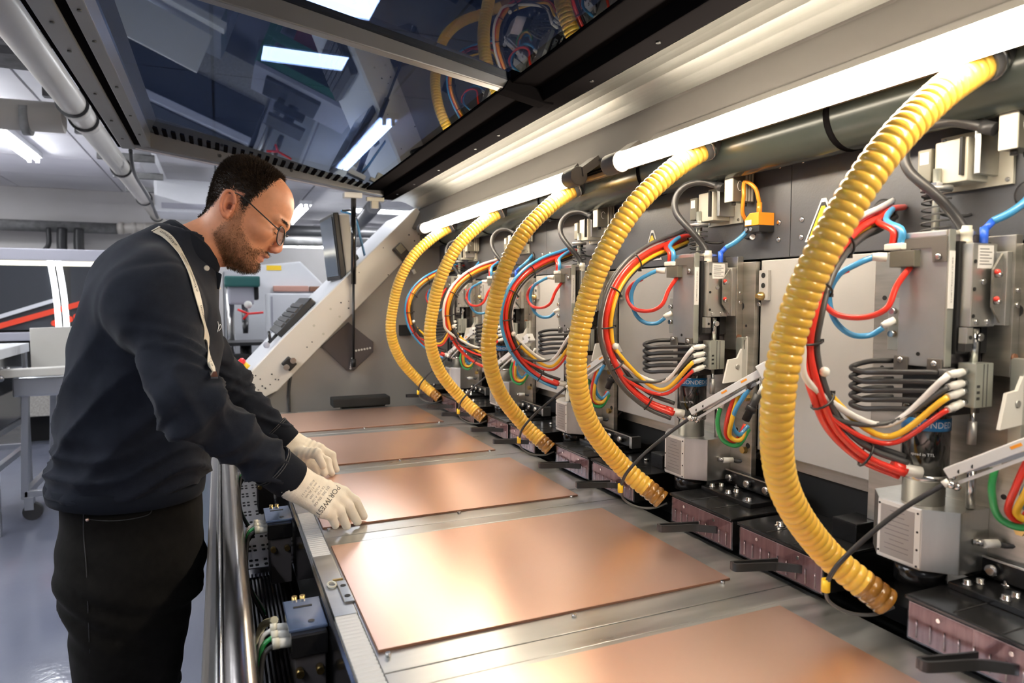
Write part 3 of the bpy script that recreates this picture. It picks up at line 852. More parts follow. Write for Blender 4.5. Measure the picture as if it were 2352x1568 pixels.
# ------------------------------------------------------------------ machine lamps
def machine_lamp(ya, yb, label):
    t = thing('fluorescent_lamp', (0.852, (ya + yb) / 2, 1.70), label, 'lamp', 'warm tube lamps inside the machine')
    MB().cyl((0.852, ya, 1.731), (0.852, yb, 1.731), 0.0205, n=20).build('tube', 'lamp_warm', t)
    aa = np.radians(np.linspace(62, -28, 9))
    outer = [(0.852 + 0.0285 * math.cos(k), 1.731 + 0.0285 * math.sin(k)) for k in aa]
    inner = [(0.852 + 0.0235 * math.cos(k), 1.731 + 0.0235 * math.sin(k)) for k in reversed(aa)]
    MB().prism(outer + inner, 1, ya, yb).build('reflector', 'housing', t)
    MB().prism([(0.872, 1.752), (0.880, 1.742), (0.915, 1.772), (0.905, 1.785)], 1, ya + 0.05, yb - 0.05).build('reflector_web', 'housing', t)
    for y, e in ((ya, -1), (yb, 1)):
        c = MB().cyl((0.852, y, 1.731), (0.852, y + e * 0.055, 1.731), 0.0245, n=18).build('end_cap', 'housing', t, 0.002)
        MB().prism([(0.862, 1.730), (0.917, 1.768), (0.905, 1.786), (0.858, 1.752)], 1, y + e * 0.01, y + e * 0.06).build('bracket', 'housing', c)


machine_lamp(1.60, 2.96, 'glowing warm tube lamp in the far half of the machine')
machine_lamp(-0.10, 1.345, 'large glowing warm tube lamp in the near half of the machine')

# ------------------------------------------------------------------ hood
def HZ(x):
    return 2.035 - 0.14 * x


def GZ(x):
    return 1.942 + (0.668 - x) * 0.195


hood = thing('machine_hood', (0.2, 1.4, 1.90), 'raised hood with dark frame and smoked glass panes over the work area', 'hood')
HY0, HY1 = -0.7, 3.30
MB().b2(0.745, 0.806, HY0, HY1 + 0.06, 1.903, 1.962).build('hinge_bar', 'frame_black', hood, 0.003)
MB().b2(0.662, 0.745, HY0, HY1 + 0.06, 1.937, 1.970).build('inner_bar', 'frame_black', hood, 0.003)
MB().b2(-0.365, -0.312, HY0, HY1 + 0.06, 2.055, 2.13).build('front_bar', 'frame_grey', hood, 0.004)
MB().b2(-0.312, -0.286, HY0, HY1 + 0.06, 2.064, 2.12).build('front_groove', 'frame_black', hood, 0.002)
MB().b2(-0.286, -0.250, HY0, HY1 + 0.06, 2.056, 2.14).build('front_lip', 'frame_grey', hood, 0.003)
MB().b2(-0.378, -0.365, HY0, HY1 + 0.06, 2.06, 2.16).build('front_skirt', 'frame_black', hood, 0.002)
sl = math.atan(0.14)
fb = MB()
fb.prism([(-0.37, HZ(-0.37) - 0.018), (0.80, HZ(0.80) - 0.018), (0.80, HZ(0.80) + 0.055), (-0.37, HZ(-0.37) + 0.11)], 1, HY1, HY1 + 0.055)
far_bar = fb.build('far_bar', 'frame_grey', hood, 0.004)
MB().prism([(-0.37, HZ(-0.37) - 0.022), (0.80, HZ(0.80) - 0.022), (0.80, HZ(0.80) - 0.016), (-0.37, HZ(-0.37) - 0.016)], 1, HY1 + 0.055, HY1 + 0.075).build('seal_strip', 'lilac_grey', hood)
MB().prism([(-0.28, HZ(-0.28) - 0.005), (0.70, HZ(0.70) - 0.022), (0.70, HZ(0.70) + 0.02), (-0.28, HZ(-0.28) + 0.07)], 1, 1.545, 1.575).build('cross_bar', 'frame_grey', hood, 0.003)
MB().prism([(0.64, HZ(0.64) - 0.025), (0.755, 1.898), (0.775, 1.898), (0.775, 1.92), (0.66, HZ(0.66) + 0.01)], 1, 1.538, 1.582).build('cross_bar_foot', 'frame_black', hood, 0.002)
MB().prism([(-0.37, HZ(-0.37) - 0.018), (0.80, HZ(0.80) - 0.018), (0.80, HZ(0.80) + 0.055), (-0.37, HZ(-0.37) + 0.055)], 1, HY0 - 0.055, HY0).build('near_bar', 'frame_grey', hood, 0.004)
for a, b in ((HY0, 1.545), (1.575, HY1)):
    MB().prism([(-0.255, GZ(-0.255)), (0.668, GZ(0.668)), (0.668, GZ(0.668) + 0.005), (-0.255, GZ(-0.255) + 0.005)], 1, a, b).build('glass_pane', 'hood_glass', hood)
v0 = None
for k in range(27):
    x = -0.225 + k * 0.0335
    w = np.array([x, HY1 - 0.066, GZ(x) - 0.003])
    if v0 is None:
        v0 = MB().box(w, (0.0160, 0.125, 0.002), rotm(0, math.atan(0.195), 0)).build('vent_mark', 'frame_black', far_bar); vw = w
    else:
        link('vent_mark', v0.data, far_bar, WORLD[v0.name] + (w - vw))
for x in (-0.27, 0.02, 0.32, 0.58):
    MB().cyl((x, HY1 - 0.0005, HZ(x) + 0.012), (x, HY1 - 0.004, HZ(x) + 0.012), 0.007, n=10).build('screw', 'black_plastic', far_bar)
for y in (0.6, 1.1, 1.35, 1.9, 2.1, 2.5, 2.85, 3.15):
    MB().cyl((0.775, y, 1.9035), (0.775, y, 1.900), 0.005, n=8).build('screw', 'black_plastic', hood)
    MB().cyl((-0.338, y, 2.0555), (-0.338, y, 2.052), 0.005, n=8).build('screw', 'black_plastic', hood)
    MB().cyl((-0.268, y - 0.1, 2.0565), (-0.268, y - 0.1, 2.053), 0.005, n=8).build('screw', 'black_plastic', hood)
# gas strut
t = thing('gas_strut', P(812, 845, Y=3.39), 'black gas strut between the slate plate and the hood', 'strut')
a, b, c = P(812, 455, Y=3.30), P(812, 652, Y=3.345), P(812, 838, Y=3.39)
MB().cyl(a, b, 0.0125).build('cylinder', 'black_gloss', t)
MB().cyl(b, c, 0.0062).build('rod', 'black_plastic', t)
MB().cyl(c + np.array([0, 0, 0.03]), c - np.array([0, 0, 0.01]), 0.012).build('ball_joint', 'black_plastic', t)
MB().box(a + np.array([-0.005, 0, 0.012]), (0.085, 0.05, 0.025)).build('top_bracket', 'label_white', t, 0.004)
t = thing('door_catch', P(868, 465, Y=3.30), 'small cream door catch under the hood corner', 'catch')
w = P(866, 462, Y=3.30)
MB().box(w + np.array([-0.01, 0, 0.008]), (0.085, 0.03, 0.018)).build('plate', 'cream_box', t, 0.003)
MB().box(w + np.array([-0.012, 0, -0.018]), (0.035, 0.025, 0.035)).build('latch', 'cream_box', t, 0.003)

# ------------------------------------------------------------------ console things
w = P(764, 570, Y=3.62)
R = rotm(0, math.radians(-6), 0) @ rotm(0, 0, math.radians(3))
t = thing('monitor', w - np.array([0, 0, 0.18]), 'flat control monitor with cream back on the sloping console', 'monitor')
MB().box(w, (0.030, 0.34, 0.33), R).build('bezel', 'black_plastic', t, 0.006)
MB().box(w + R @ np.array([-0.018, 0, 0.0]), (0.003, 0.29, 0.29), R).build('screen', 'screen', t)
MB().box(w + R @ np.array([0.040, 0, 0.0]), (0.050, 0.34, 0.31), R).build('rear_case', 'monitor_body', t, 0.008)
MB().box(w + R @ np.array([0.07, 0, -0.02]), (0.03, 0.24, 0.24), R).build('rear_cover', 'monitor_body', t, 0.008)
MB().bar(w + R @ np.array([0.09, 0, -0.05]), w + np.array([0.20, 0, -0.24]), 0.06, 0.05, up=(0, 1, 0)).build('arm', 'black_plastic', t, 0.006)
MB().box(w + np.array([0.14, 0, -0.16]), (0.10, 0.20, 0.14), rotm(0, -0.8, 0)).build('mount_plate', 'plate_slate', t, 0.004)
for k in range(2):
    pts = spline([w + R @ np.array([0.05, -0.1 + k * 0.03, 0.18]), w + R @ np.array([0.10, -0.13, 0.16 - k * 0.02]), w + R @ np.array([0.12, -0.13, 0.02]), w + np.array([0.17, -0.13, -0.18])], 8)
    MB().tube(pts, 0.006).build('cable', ['rubber', 'tube_blue'][k], t)
kd = np.array([math.cos(0.813), 0, math.sin(0.813)])
kn = np.array([-kd[2], 0, kd[0]])
Rk = np.stack([kd, [0, 1, 0], kn], 1)
w = P(690, 737, Y=3.45) + kn * 0.022; w[1] = 3.72
t = thing('keyboard', w, 'dark grey keyboard lying on the sloping console', 'keyboard')
MB().box(w, (0.24, 0.50, 0.035), Rk).build('base', 'black_plastic', t, 0.006)
k0 = None
for i in range(5):
    for j in range(14):
        q = w + Rk @ np.array([-0.07 + i * 0.032, -0.225 + j * 0.034, 0.021])
        if k0 is None:
            k0 = MB().box(q, (0.024, 0.026, 0.010), Rk).build('key', 'cable_grey', t); kq = q
        else:
            link('key', k0.data, t, WORLD[k0.name] + (q - kq))
w = P(566, 846, Y=3.44); w[1] = 3.46
t = thing('emergency_stop', w, 'red mushroom emergency stop button on a yellow base', 'button')
n = kn
MB().cyl(w - n * 0.005, w + n * 0.022, 0.022).build('base', 'sign_yellow', t)
MB().lathe(w + n * 0.022, n, [(0, 0.018), (0.004, 0.026), (0.02, 0.026), (0.028, 0.02), (0.03, 0.0)], 16).build('button', 'estop_red', t)
w = P(650, 770, Y=3.45) + kn * 0.02; w[1] = 3.5
t = thing('hand_scanner', w, 'small black scanner hook below the keyboard', 'scanner')
MB().cyl(w, w + kd * -0.07, 0.008).build('stem', 'black_plastic', t)
MB().cyl(w - kd * 0.06, w - kd * 0.06 + np.array([-0.005, 0, 0.05]), 0.007).build('hook', 'black_plastic', t)
MB().sphere(w - kd * 0.085, 0.016).build('head', 'lilac_grey', t)

# ================================================================== TABLE AND COPPER PANELS
TZ = 0.92
PC = [0.590, 1.148, 1.706, 2.264, 2.822]
tab = thing('machine_table', (0.53, 1.2, 0.86), 'long ground aluminium machine table under the copper panels', 'table')
MB().b2(0.158, 0.912, -0.55, 3.10, 0.84, 0.895).build('table_body', 'alu', tab)
for pc in [0.032] + PC:
    MB().b2(0.190, 0.912, pc - 0.276, pc + 0.236, 0.895, TZ).build('table_plate', 'alu_table', tab, 0.0008)
    MB().b2(0.190, 0.912, pc + 0.2375, pc + 0.2805, 0.895, TZ - 0.0005).build('table_strip', 'alu_table', tab, 0.0008)
    MB().b2(0.154, 0.1895, pc - 0.085, pc + 0.185, 0.895, TZ).build('edge_plate', 'alu_table', tab, 0.0008)
MB().b2(0.146, 0.153, -0.55, 3.10, 0.78, TZ - 0.004).build('side_skirt', 'black_gloss', tab, 0.001)
MB().b2(0.154, 0.1895, -0.55, 3.10, 0.895, 0.9125).build('rib_bed', 'alu_table', tab)
rib = None
for pc in PC:
    for k in range(26):
        y = pc + 0.195 + k * 0.0112
        if y > 3.05 or y < 0.7: continue
        if rib is None:
            a = np.linspace(0, math.pi, 7)
            rib = MB().prism(list(zip(y + 0.0052 * np.cos(a), 0.9125 + 0.0075 * np.sin(a))), 0, 0.155, 0.189).build('rib', 'alu_rib', tab); ry = y
        else:
            link('rib', rib.data, tab, WORLD[rib.name] + np.array([0, y - ry, 0]))
where = ['nearest copper-clad panel, cut off by the bottom edge', 'copper-clad panel lying just in front of the right glove',
         'copper-clad panel held by the man\'s gloves', 'copper-clad panel beyond the man\'s left glove', 'farthest copper-clad panel, next to the end wall']
for i, pc in enumerate(PC):
    t = thing('copper_panel', (0.5075, pc, TZ), where[i], 'panel', 'copper panels on the table')
    MB().b2(0.194, 0.821, pc - 0.2205, pc + 0.2205, TZ + 0.0002, TZ + 0.0036).build('core', 'copper_edge', t)
    MB().b2(0.1945, 0.8205, pc - 0.22, pc + 0.22, TZ + 0.0036, TZ + 0.0042).build('copper_face', 'copper', t)
    for q in ((0.205, pc - 0.234), (0.50, pc - 0.234), (0.80, pc - 0.226)):
        if i == 0: continue
        MB().cyl((q[0], q[1], TZ), (q[0], q[1], TZ + 0.005), 0.004, n=10).build('locating_pin', 'bolt', t)
    # clip under the left edge
clipname = ['table clip beside the nearest panel', 'steel table clip with two holes beside the panel before the right glove', 'steel table clip at the left edge of the held panel',
            'steel table clip by the panel beyond the left glove', 'steel table clip at the farthest panel']
for i, pc in enumerate(PC):
    if i == 0: continue
    t = thing('table_clip', (0.185, pc, TZ), clipname[i], 'clip', 'clips on the table edge')
    MB().b2(0.176, 0.1935, pc - 0.045, pc + 0.045, TZ, TZ + 0.003).build('plate', 'steel', t, 0.001)
    for d in (-0.022, 0.022):
        MB().cyl((0.185, pc + d, TZ + 0.003), (0.185, pc + d, TZ + 0.0036), 0.005, n=12).build('hole', 'black_matte', t)
    a = np.linspace(0, 2 * math.pi, 17)[:-1]
    MB().tube(np.stack([0.168 + 0.007 * np.cos(a), pc + 0.035 + 0.012 * np.sin(a), np.full(16, TZ + 0.0025)], 1), 0.0018, 6, closed=True).build('ring', 'cream_box', t)
    MB().b2(0.172, 0.19, pc + 0.052, pc + 0.056, TZ, TZ + 0.003).build('pin', 'brass', t)

# ------------------------------------------------------------------ clamp units on the table edge
clab = ['clamp unit with glossy blue-grey top nearest the bottom edge', 'clamp unit with glossy blue-grey top under the right glove', 'clamp unit hidden behind the man\'s sleeve']
for i, yc in enumerate((1.115, 1.673, 2.231)):
    t = thing('clamp_unit', (0.12, yc, 0.84), clab[i], 'clamp', 'clamp units along the table edge')
    z = 0.905
    MB().b2(0.088, 0.143, yc - 0.058, yc + 0.062, z - 0.038, z - 0.002).build('body', 'black_gloss', t, 0.003)
    MB().b2(0.086, 0.145, yc - 0.045, yc + 0.064, z - 0.002, z + 0.003).build('top_plate', 'clamp_top', t, 0.0015)
    MB().b2(0.10, 0.130, yc + 0.030, yc + 0.036, z + 0.003, z + 0.0036).build('slot', 'black_matte', t)
    MB().cyl((0.122, yc - 0.025, z + 0.003), (0.122, yc - 0.025, z + 0.004), 0.005).build('screw', 'black_plastic', t)
    for x in (0.105, 0.118):
        MB().cyl((x, yc + 0.066, z - 0.01), (x, yc + 0.066, z + 0.008), 0.0045).build('fitting', 'brass', t)
    for k in range(3):
        y = yc - 0.04 + k * 0.026
        f = MB().cyl((0.088, y, z - 0.018), (0.066, y, z - 0.016), 0.0075).build('fitting', 'fit_white', t)
        MB().cyl((0.072, y, z - 0.016), (0.062, y, z - 0.016), 0.0085).build('collar', 'cream_box', f)
        e = np.array([0.066, y, z - 0.016])
        pts = spline([e, e + (-0.02, -0.01, -0.02), e + (-0.022, -0.05 - 0.02 * k, -0.10), e + (0.01, -0.10, -0.17)], 8)
        MB().tube(pts, 0.004, 6).build('tube', ['rubber', 'tube_green', 'tube_white'][k], t)
    MB().b2(0.095, 0.140, yc - 0.05, yc + 0.05, 0.76, z - 0.038).build('bracket', 'plate_slate', t, 0.002)
    for k in range(2):
        MB().cyl((0.10 + 0.03 * k, yc - 0.052, z - 0.06), (0.10 + 0.03 * k, yc - 0.066, z - 0.06), 0.006).build('nipple', 'brass', t)
    for k in range(2):
        e = np.array([0.07, yc + 0.02 + 0.02 * k, z - 0.03])
        pts = spline([e, e + (-0.025, 0.04, -0.05), e + (-0.03, 0.10, -0.12), e + (-0.02, 0.16, -0.20)], 8)
        MB().tube(pts, 0.0055, 6).build('cable', 'rubber', t)
pts = spline([(0.075, 1.22, 0.86), (0.055, 1.28, 0.82), (0.045, 1.20, 0.78), (0.048, 1.08, 0.74), (0.05, 0.95, 0.70)], 10)
t = tag(MB().tube(pts, 0.007, 8).build('sleeved_cable', 'tube_cream'), 'pale sleeved cable in the dark gap beside the rail', 'cable')

# ================================================================== SPINDLE STATIONS (reference station at YC[1])
def zz(y):
    return 1.42 + (684 - y) / 1056.0


yc = YC[1]
where = ['nearest station at the right edge', 'second station from the right edge', 'middle station', 'fourth station from the right', 'farthest station by the end wall']
grp = 'drilling spindle units'
sp = thing('spindle_unit', (1.0, yc, 1.0), 'grey and steel drilling spindle unit with blue-banded black motor, ' + where[1], 'spindle', grp)
mp = MB().b2(1.046, 1.060, yc - 0.136, yc + 0.135, 1.03, 1.497).build('mount_plate', 'scraped', sp, 0.0015)
for y, z, r in ((yc - 0.095, 1.402, 0.0095), (yc - 0.108, 1.318, 0.003), (yc - 0.112, 1.36, 0.003), (yc - 0.125, 1.10, 0.006), (yc - 0.125, 1.17, 0.004), (yc - 0.09, 1.13, 0.004), (yc - 0.06, 1.06, 0.004), (yc + 0.115, 1.42, 0.004), (yc + 0.115, 1.30, 0.004)):
    MB().cyl((1.0462, y, z), (1.0452, y, z), r, n=14).build('hole', 'black_matte', mp)
for y, z in ((yc - 0.122, 1.205), (yc - 0.118, 1.09)):
    MB().hexa((1.046, y, z), (1.036, y, z), 0.008).build('nut', 'brass', mp)
# bracket with brass nut on the light panel edge
br = MB().b2(1.050, 1.058, yc - 0.168, yc - 0.142, 1.415, 1.478).build('stop_bracket', 'panel_light', sp, 0.001)
for z in (1.467, 1.446):
    MB().cyl((1.0502, yc - 0.155, z), (1.0492, yc - 0.155, z), 0.0055, n=12).build('hole', 'black_matte', br)
MB().lathe((1.050, yc - 0.152, 1.424), (-1, 0, 0), [(0, 0.009), (0.006, 0.009), (0.008, 0.006), (0.014, 0.005)], 12).build('nut', 'brass', br)
MB().lathe((1.050, yc - 0.147, 1.407), (-1, 0, 0), [(0, 0.005), (0.005, 0.004)], 10).build('bolt', 'bolt', br)
# front carriage
MB().b2(0.958, 1.046, yc - 0.058, yc + 0.012, 1.325, 1.512).build('carriage_core', 'plate_slate', sp, 0.001)
fp = MB().b2(0.945, 0.9575, yc - 0.0600, yc + 0.012, zz(790), zz(592)).build('front_plate', 'plate_grey', sp, 0.001)
MB().b2(0.9448, 0.9582, yc - 0.0625, yc - 0.0600, zz(788), zz(582)).build('side_strip', 'plate_green', sp, 0.0006)
MB().b2(0.9450, 0.9560, yc - 0.0640, yc - 0.0625, zz(700), zz(614)).build('serial_strip', 'label_white', sp)
v, f = text_mesh('18 004 152 7 18 4 3 0 0 9 26 2 A 50017 C E', 0.0042)
v = np.stack([np.full(len(v), 0), v[:, 0] * 0.85, v[:, 1]], 1)
MB().add(np.stack([0.9505 + v[:, 2], np.full(len(v), yc - 0.0643), (zz(657) - v[:, 1])], 1), f).build('serial_print', 'print_black', sp)
MB().b2(0.946, 1.01, yc - 0.058, yc + 0.010, zz(592), zz(582)).build('top_plate', 'alu', sp, 0.002)
u = MB().prism([(yc - 0.060, zz(592)), (yc + 0.012, zz(592)), (yc + 0.012, zz(630)), (yc - 0.003, zz(630)), (yc - 0.006, zz(608)), (yc - 0.038, zz(608)), (yc - 0.040, zz(630)), (yc - 0.060, zz(630))], 0, 0.9425, 0.9449).build('saddle_plate', 'housing', sp)
for y, z in ((yc + 0.004, zz(624)), (yc - 0.049, zz(622)), (yc + 0.004, zz(782)), (yc - 0.049, zz(784))):
    MB().lathe((0.9425, y, z), (-1, 0, 0), [(0, 0.0052), (0.003, 0.0045), (0.0042, 0.002)], 12).build('bolt', 'bolt', u)
for y in (yc + 0.004, yc - 0.049):
    MB().prism([(y - 0.011, zz(800)), (y + 0.011, zz(800)), (y + 0.011, zz(776)), (y - 0.011, zz(776))], 0, 0.941, 0.9449).build('lug', 'housing', sp, 0.002)
MB().cyl((0.9449, yc - 0.022, zz(771)), (0.9440, yc - 0.022, zz(771)), 0.003, n=10).build('hole', 'black_matte', fp)
# slide plate group on the near side
MB().b2(0.961, 1.042, yc - 0.066, yc - 0.0605, 1.34, 1.50).build('slide_bed', 'black_plastic', sp)
s = MB().b2(0.9665, 1.019, yc - 0.082, yc - 0.066, zz(727), zz(603)).build('slide_plate', 'alu', sp, 0.0012)
for z in (zz(630), zz(671), zz(711)):
    MB().cyl((0.9715, yc - 0.0822, z), (0.9715, yc - 0.0832, z), 0.0028, n=10).build('hole', 'black_matte', s)
for x, z in ((0.9905, zz(660)), (0.979, zz(720)), (1.003, zz(720))):
    MB().lathe((x, yc - 0.082, z), (0, -1, 0), [(0, 0.0048), (0.0025, 0.0042)], 12).build('screw', 'bolt', s)
MB().b2(0.977, 1.010, yc - 0.0826, yc - 0.082, zz(640), zz(606)).build('type_label', 'label_white', s)
for k in range(6):
    MB().b2(0.980, 0.980 + (0.026 if k % 2 else 0.02), yc - 0.0829, yc - 0.0826, zz(612 + k * 4.5), zz(611 + k * 4.5)).build('label_line', 'print_black', s)
t2 = MB().prism([(0.999, zz(642)), (1.020, zz(615)), (1.020, zz(724)), (0.999, zz(697))], 1, yc - 0.0905, yc - 0.0875).build('wedge_plate', 'scraped', sp)
for z in (zz(650), zz(690)):
    MB().lathe((1.004, yc - 0.0905, z), (0, -1, 0), [(0, 0.004), (0.006, 0.004), (0.008, 0.003)], 10).build('screw', 'bolt', t2)
    MB().sphere((1.002, yc - 0.094, z + 0.004), 0.0042, 8).build('red_mark', 'tube_red', t2)
MB().b2(1.018, 1.030, yc - 0.0965, yc - 0.075, zz(725), zz(615)).build('wedge_flange', 'alu', sp, 0.001)
for a, b in ((653, 616), (722, 688)):
    MB().b2(1.0302, 1.036, yc - 0.095, yc - 0.078, zz(a), zz(b)).build('bumper', 'rubber', sp, 0.001)
gb = MB().b2(1.030, 1.0458, yc - 0.100, yc - 0.060, zz(803), zz(590)).build('guide_bar', 'scraped', sp, 0.001)
for z in (zz(673), zz(695)):
    MB().lathe((1.0385, yc - 0.100, z), (0, -1, 0), [(0, 0.0042), (0.002, 0.0036)], 10).build('screw', 'bolt', gb)
MB().lathe((1.036, yc - 0.100, zz(774)), (0, -1, 0), [(0, 0.0065), (0.003, 0.006)], 12).build('plug', 'copper_edge', gb)
MB().b2(1.030, 1.044, yc - 0.118, yc - 0.100, 1.21, 1.335).build('green_plate', 'plate_green', sp, 0.001)
MB().b2(1.036, 1.037, yc - 0.1185, yc - 0.118, 1.31, 1.33).build('slot', 'black_matte', sp)
# below the slide
MB().b2(0.963, 0.977, yc - 0.080, yc - 0.068, zz(752), zz(728)).build('stop_block', 'alu', sp, 0.001)
MB().cyl((0.971, yc - 0.0802, zz(743)), (0.971, yc - 0.081, zz(743)), 0.0028).build('hole', 'black_matte', sp)
MB().b2(0.963, 0.978, yc - 0.079, yc - 0.068, zz(764), zz(752)).build('bumper', 'rubber', sp)
MB().cyl((0.992, yc - 0.072, zz(730)), (0.992, yc - 0.072, zz(782)), 0.0062).build('piston_rod', 'steel', sp)
MB().cyl((1.005, yc - 0.066, zz(728)), (1.005, yc - 0.066, zz(800)), 0.006).build('guide_rod', 'frame_black', sp)
MB().lathe((0.993, yc - 0.078, zz(743)), (0, -1, 0), [(0, 0.0062), (0.004, 0.0055)], 12).build('bolt', 'bolt', sp)
MB().b2(0.960, 1.03, yc - 0.060, yc + 0.012, 1.25, 1.325).build('lower_core', 'black_plastic', sp)
# connector and blue elbow on top
MB().lathe((0.982, yc - 0.060, zz(603)), (0, 0, 1), [(0, 0.0095), (0.004, 0.0095), (0.005, 0.0088), (0.012, 0.0088), (0.013, 0.0095), (0.020, 0.0095), (0.021, 0.008), (0.026, 0.008)], 16).build('connector', 'cream_box', sp)
e = P(1655, 590, X=1.01)
el = MB().cyl(e - np.array([0, 0, 0.012]), e + np.array([0, 0, 0.012]), 0.0055).build('elbow_fitting', 'fit_blue', sp)
e2 = P(1668, 568, X=1.02)
MB().cyl(e + np.array([0, 0, 0.008]), e2, 0.005).build('elbow_arm', 'fit_blue', el)
MB().cyl(e - np.array([0, 0, 0.026]), e - np.array([0, 0, 0.012]), 0.006).build('nipple', 'cream_box', el)
# manifold on the far side of the front plate
mf = P(1538, 625, X=0.935)
MB().box(mf + np.array([0.008, -0.012, 0]), (0.022, 0.040, 0.024)).build('manifold', 'olive_box', sp, 0.001)
MB().box(mf + np.array([0.008, 0.004, 0.019]), (0.020, 0.030, 0.010)).build('manifold_cap', 'fit_white', sp, 0.002)
for k in range(3):
    MB().cyl((0.955, yc + 0.0, zz(600 - 5 * k)), (0.955, yc + 0.028, zz(600 - 5 * k)), 0.002).build('connector_pin', 'rubber', sp)
# valve block
vb = MB().b2(0.968, 1.006, yc - 0.092, yc - 0.066, zz(847), zz(781)).build('valve_block', 'plate_green', sp, 0.001)
for x in (0.984, 0.992):
    MB().b2(x, x + 0.0012, yc - 0.0925, yc - 0.092, zz(846), zz(782)).build('groove', 'cable_grey', vb)
for k in range(3):
    MB().box((0.974, yc - 0.0923, zz(815 + 9 * k)), (0.006, 0.0006, 0.004)).build('print_mark', 'print_black', vb)
VF = []
for k, y in enumerate((793, 809, 821, 838)):
    q0 = np.array([0.968, yc - 0.080, zz(y)]); d = np.array([-0.94, 0.12, -0.12 - 0.06 * k]); d /= np.linalg.norm(d)
    MB().cyl(q0 + d * 0.001, q0 + d * 0.010, 0.004).build('nipple', 'steel', vb)
    fq = MB().lathe(q0 + d * 0.009, d, [(0, 0.0055), (0.012, 0.006), (0.016, 0.006), (0.017, 0.005), (0.026, 0.005)], 12).build('push_fitting', 'fit_white', vb)
    VF.append(q0 + d * 0.034)
MB().cyl((0.985, yc - 0.079, zz(847)), (0.985, yc - 0.079, zz(900)), 0.0035).build('valve_rod', 'steel', sp)
MB().cyl((0.985, yc - 0.079, zz(870)), (0.985, yc - 0.079, zz(905)), 0.0058).build('rod_sleeve', 'plate_grey', sp)
# spindle motor
sc = np.array([0.985, yc - 0.010])
MB().lathe((sc[0], sc[1], 1.155), (0, 0, 1), [(0, 0.0325), (0.103, 0.0325), (0.106, 0.031)], 32).build('motor_body', 'black_gloss', sp)
MB().lathe((sc[0], sc[1], 1.2225), (0, 0, 1), [(0, 0.0331), (0.0185, 0.0331)], 32).build('motor_band', 'band_blue', sp)
MB().cyl((sc[0], sc[1], 1.258), (sc[0], sc[1], 1.33), 0.022).build('motor_neck', 'steel', sp)
MB().lathe((sc[0], sc[1], 1.10), (0, 0, 1), [(0, 0.0290), (0.045, 0.0290), (0.046, 0.0325), (0.055, 0.0325)], 32).build('spindle_sleeve', 'steel', sp)
def wrap(txt, size, z, a0, r):
    v, f = text_mesh(txt, size)
    ang = a0 + v[:, 0] / r
    return np.stack([sc[0] + r * np.cos(ang), sc[1] + r * np.sin(ang), z + v[:, 1]], 1), f
MB().add(*wrap('BONDED CONTACTS', 0.0130, 1.2315, math.radians(-58), 0.0335)).build('motor_lettering', 'print_white', sp)
MB().add(*wrap('speed in TTL', 0.006, 1.187, math.radians(-150), 0.0329)).build('motor_small_print', 'print_white', sp)
for dx, dy in ((0.03, -0.052),):
    MB().cyl((sc[0] + dx, sc[1] + dy, 1.11), (sc[0] + dx, sc[1] + dy, 1.175), 0.0062).build('guide_pin', 'steel', sp)
# pressure-foot block (octagonal front)
c = 0.035
oct_ = [(0.947 + c, yc - 0.071), (1.046, yc - 0.071), (1.046, yc + 0.071), (0.947 + c, yc + 0.071), (0.947, yc + 0.036), (0.947, yc - 0.036)]
MB().prism(oct_, 2, 1.015, 1.108).build('foot_block', 'alu', sp, 0.0012)
fl = MB().b2(0.9455, 0.947, yc - 0.035, yc + 0.035, 1.018, 1.106).build('label_frame', 'label_white', sp)
MB().b2(0.9450, 0.9455, yc - 0.026, yc + 0.030, 1.022, 1.100).build('label_field', 'label_grey', fl)
for k in range(9):
    w_ = 0.012 if k in (0, 1, 6) else 0.02
    MB().b2(0.9447, 0.9450, yc + 0.002 - w_, yc + 0.002 + w_, 1.092 - k * 0.0075, 1.0932 - k * 0.0075).build('label_line', 'print_grey', fl)
for y, z in ((yc + 0.0325, 1.10), (yc + 0.0325, 1.06), (yc + 0.0325, 1.025), (yc - 0.031, 1.10), (yc - 0.031, 1.072), (yc - 0.031, 1.045), (yc - 0.031, 1.02)):
    MB().cyl((0.9455, y, z), (0.9448, y, z), 0.0018, n=8).build('rivet', 'black_matte', fl)
MB().cyl((sc[0], sc[1], 0.985), (sc[0], sc[1], 1.015), 0.036, n=24).build('foot_ring', 'tray_black', sp)
f0 = np.array([1.012, yc - 0.071, 1.062])
fc = MB().cyl(f0, f0 + (0.006, -0.012, 0), 0.005).build('foot_fitting', 'steel', sp)
MB().cyl(f0 + (0.004, -0.012, 0), f0 + (0.024, -0.020, 0.0), 0.0062).build('foot_plug', 'fit_white', fc)
pts = spline([f0 + (0.024, -0.020, 0), f0 + (0.034, -0.028, -0.002), f0 + (0.046, -0.050, 0.008), f0 + (0.075, -0.070, 0.04), f0 + (0.09, -0.075, 0.06)], 8)
MB().tube(pts, 0.0045, 8).build('foot_cable', 'rubber', sp)
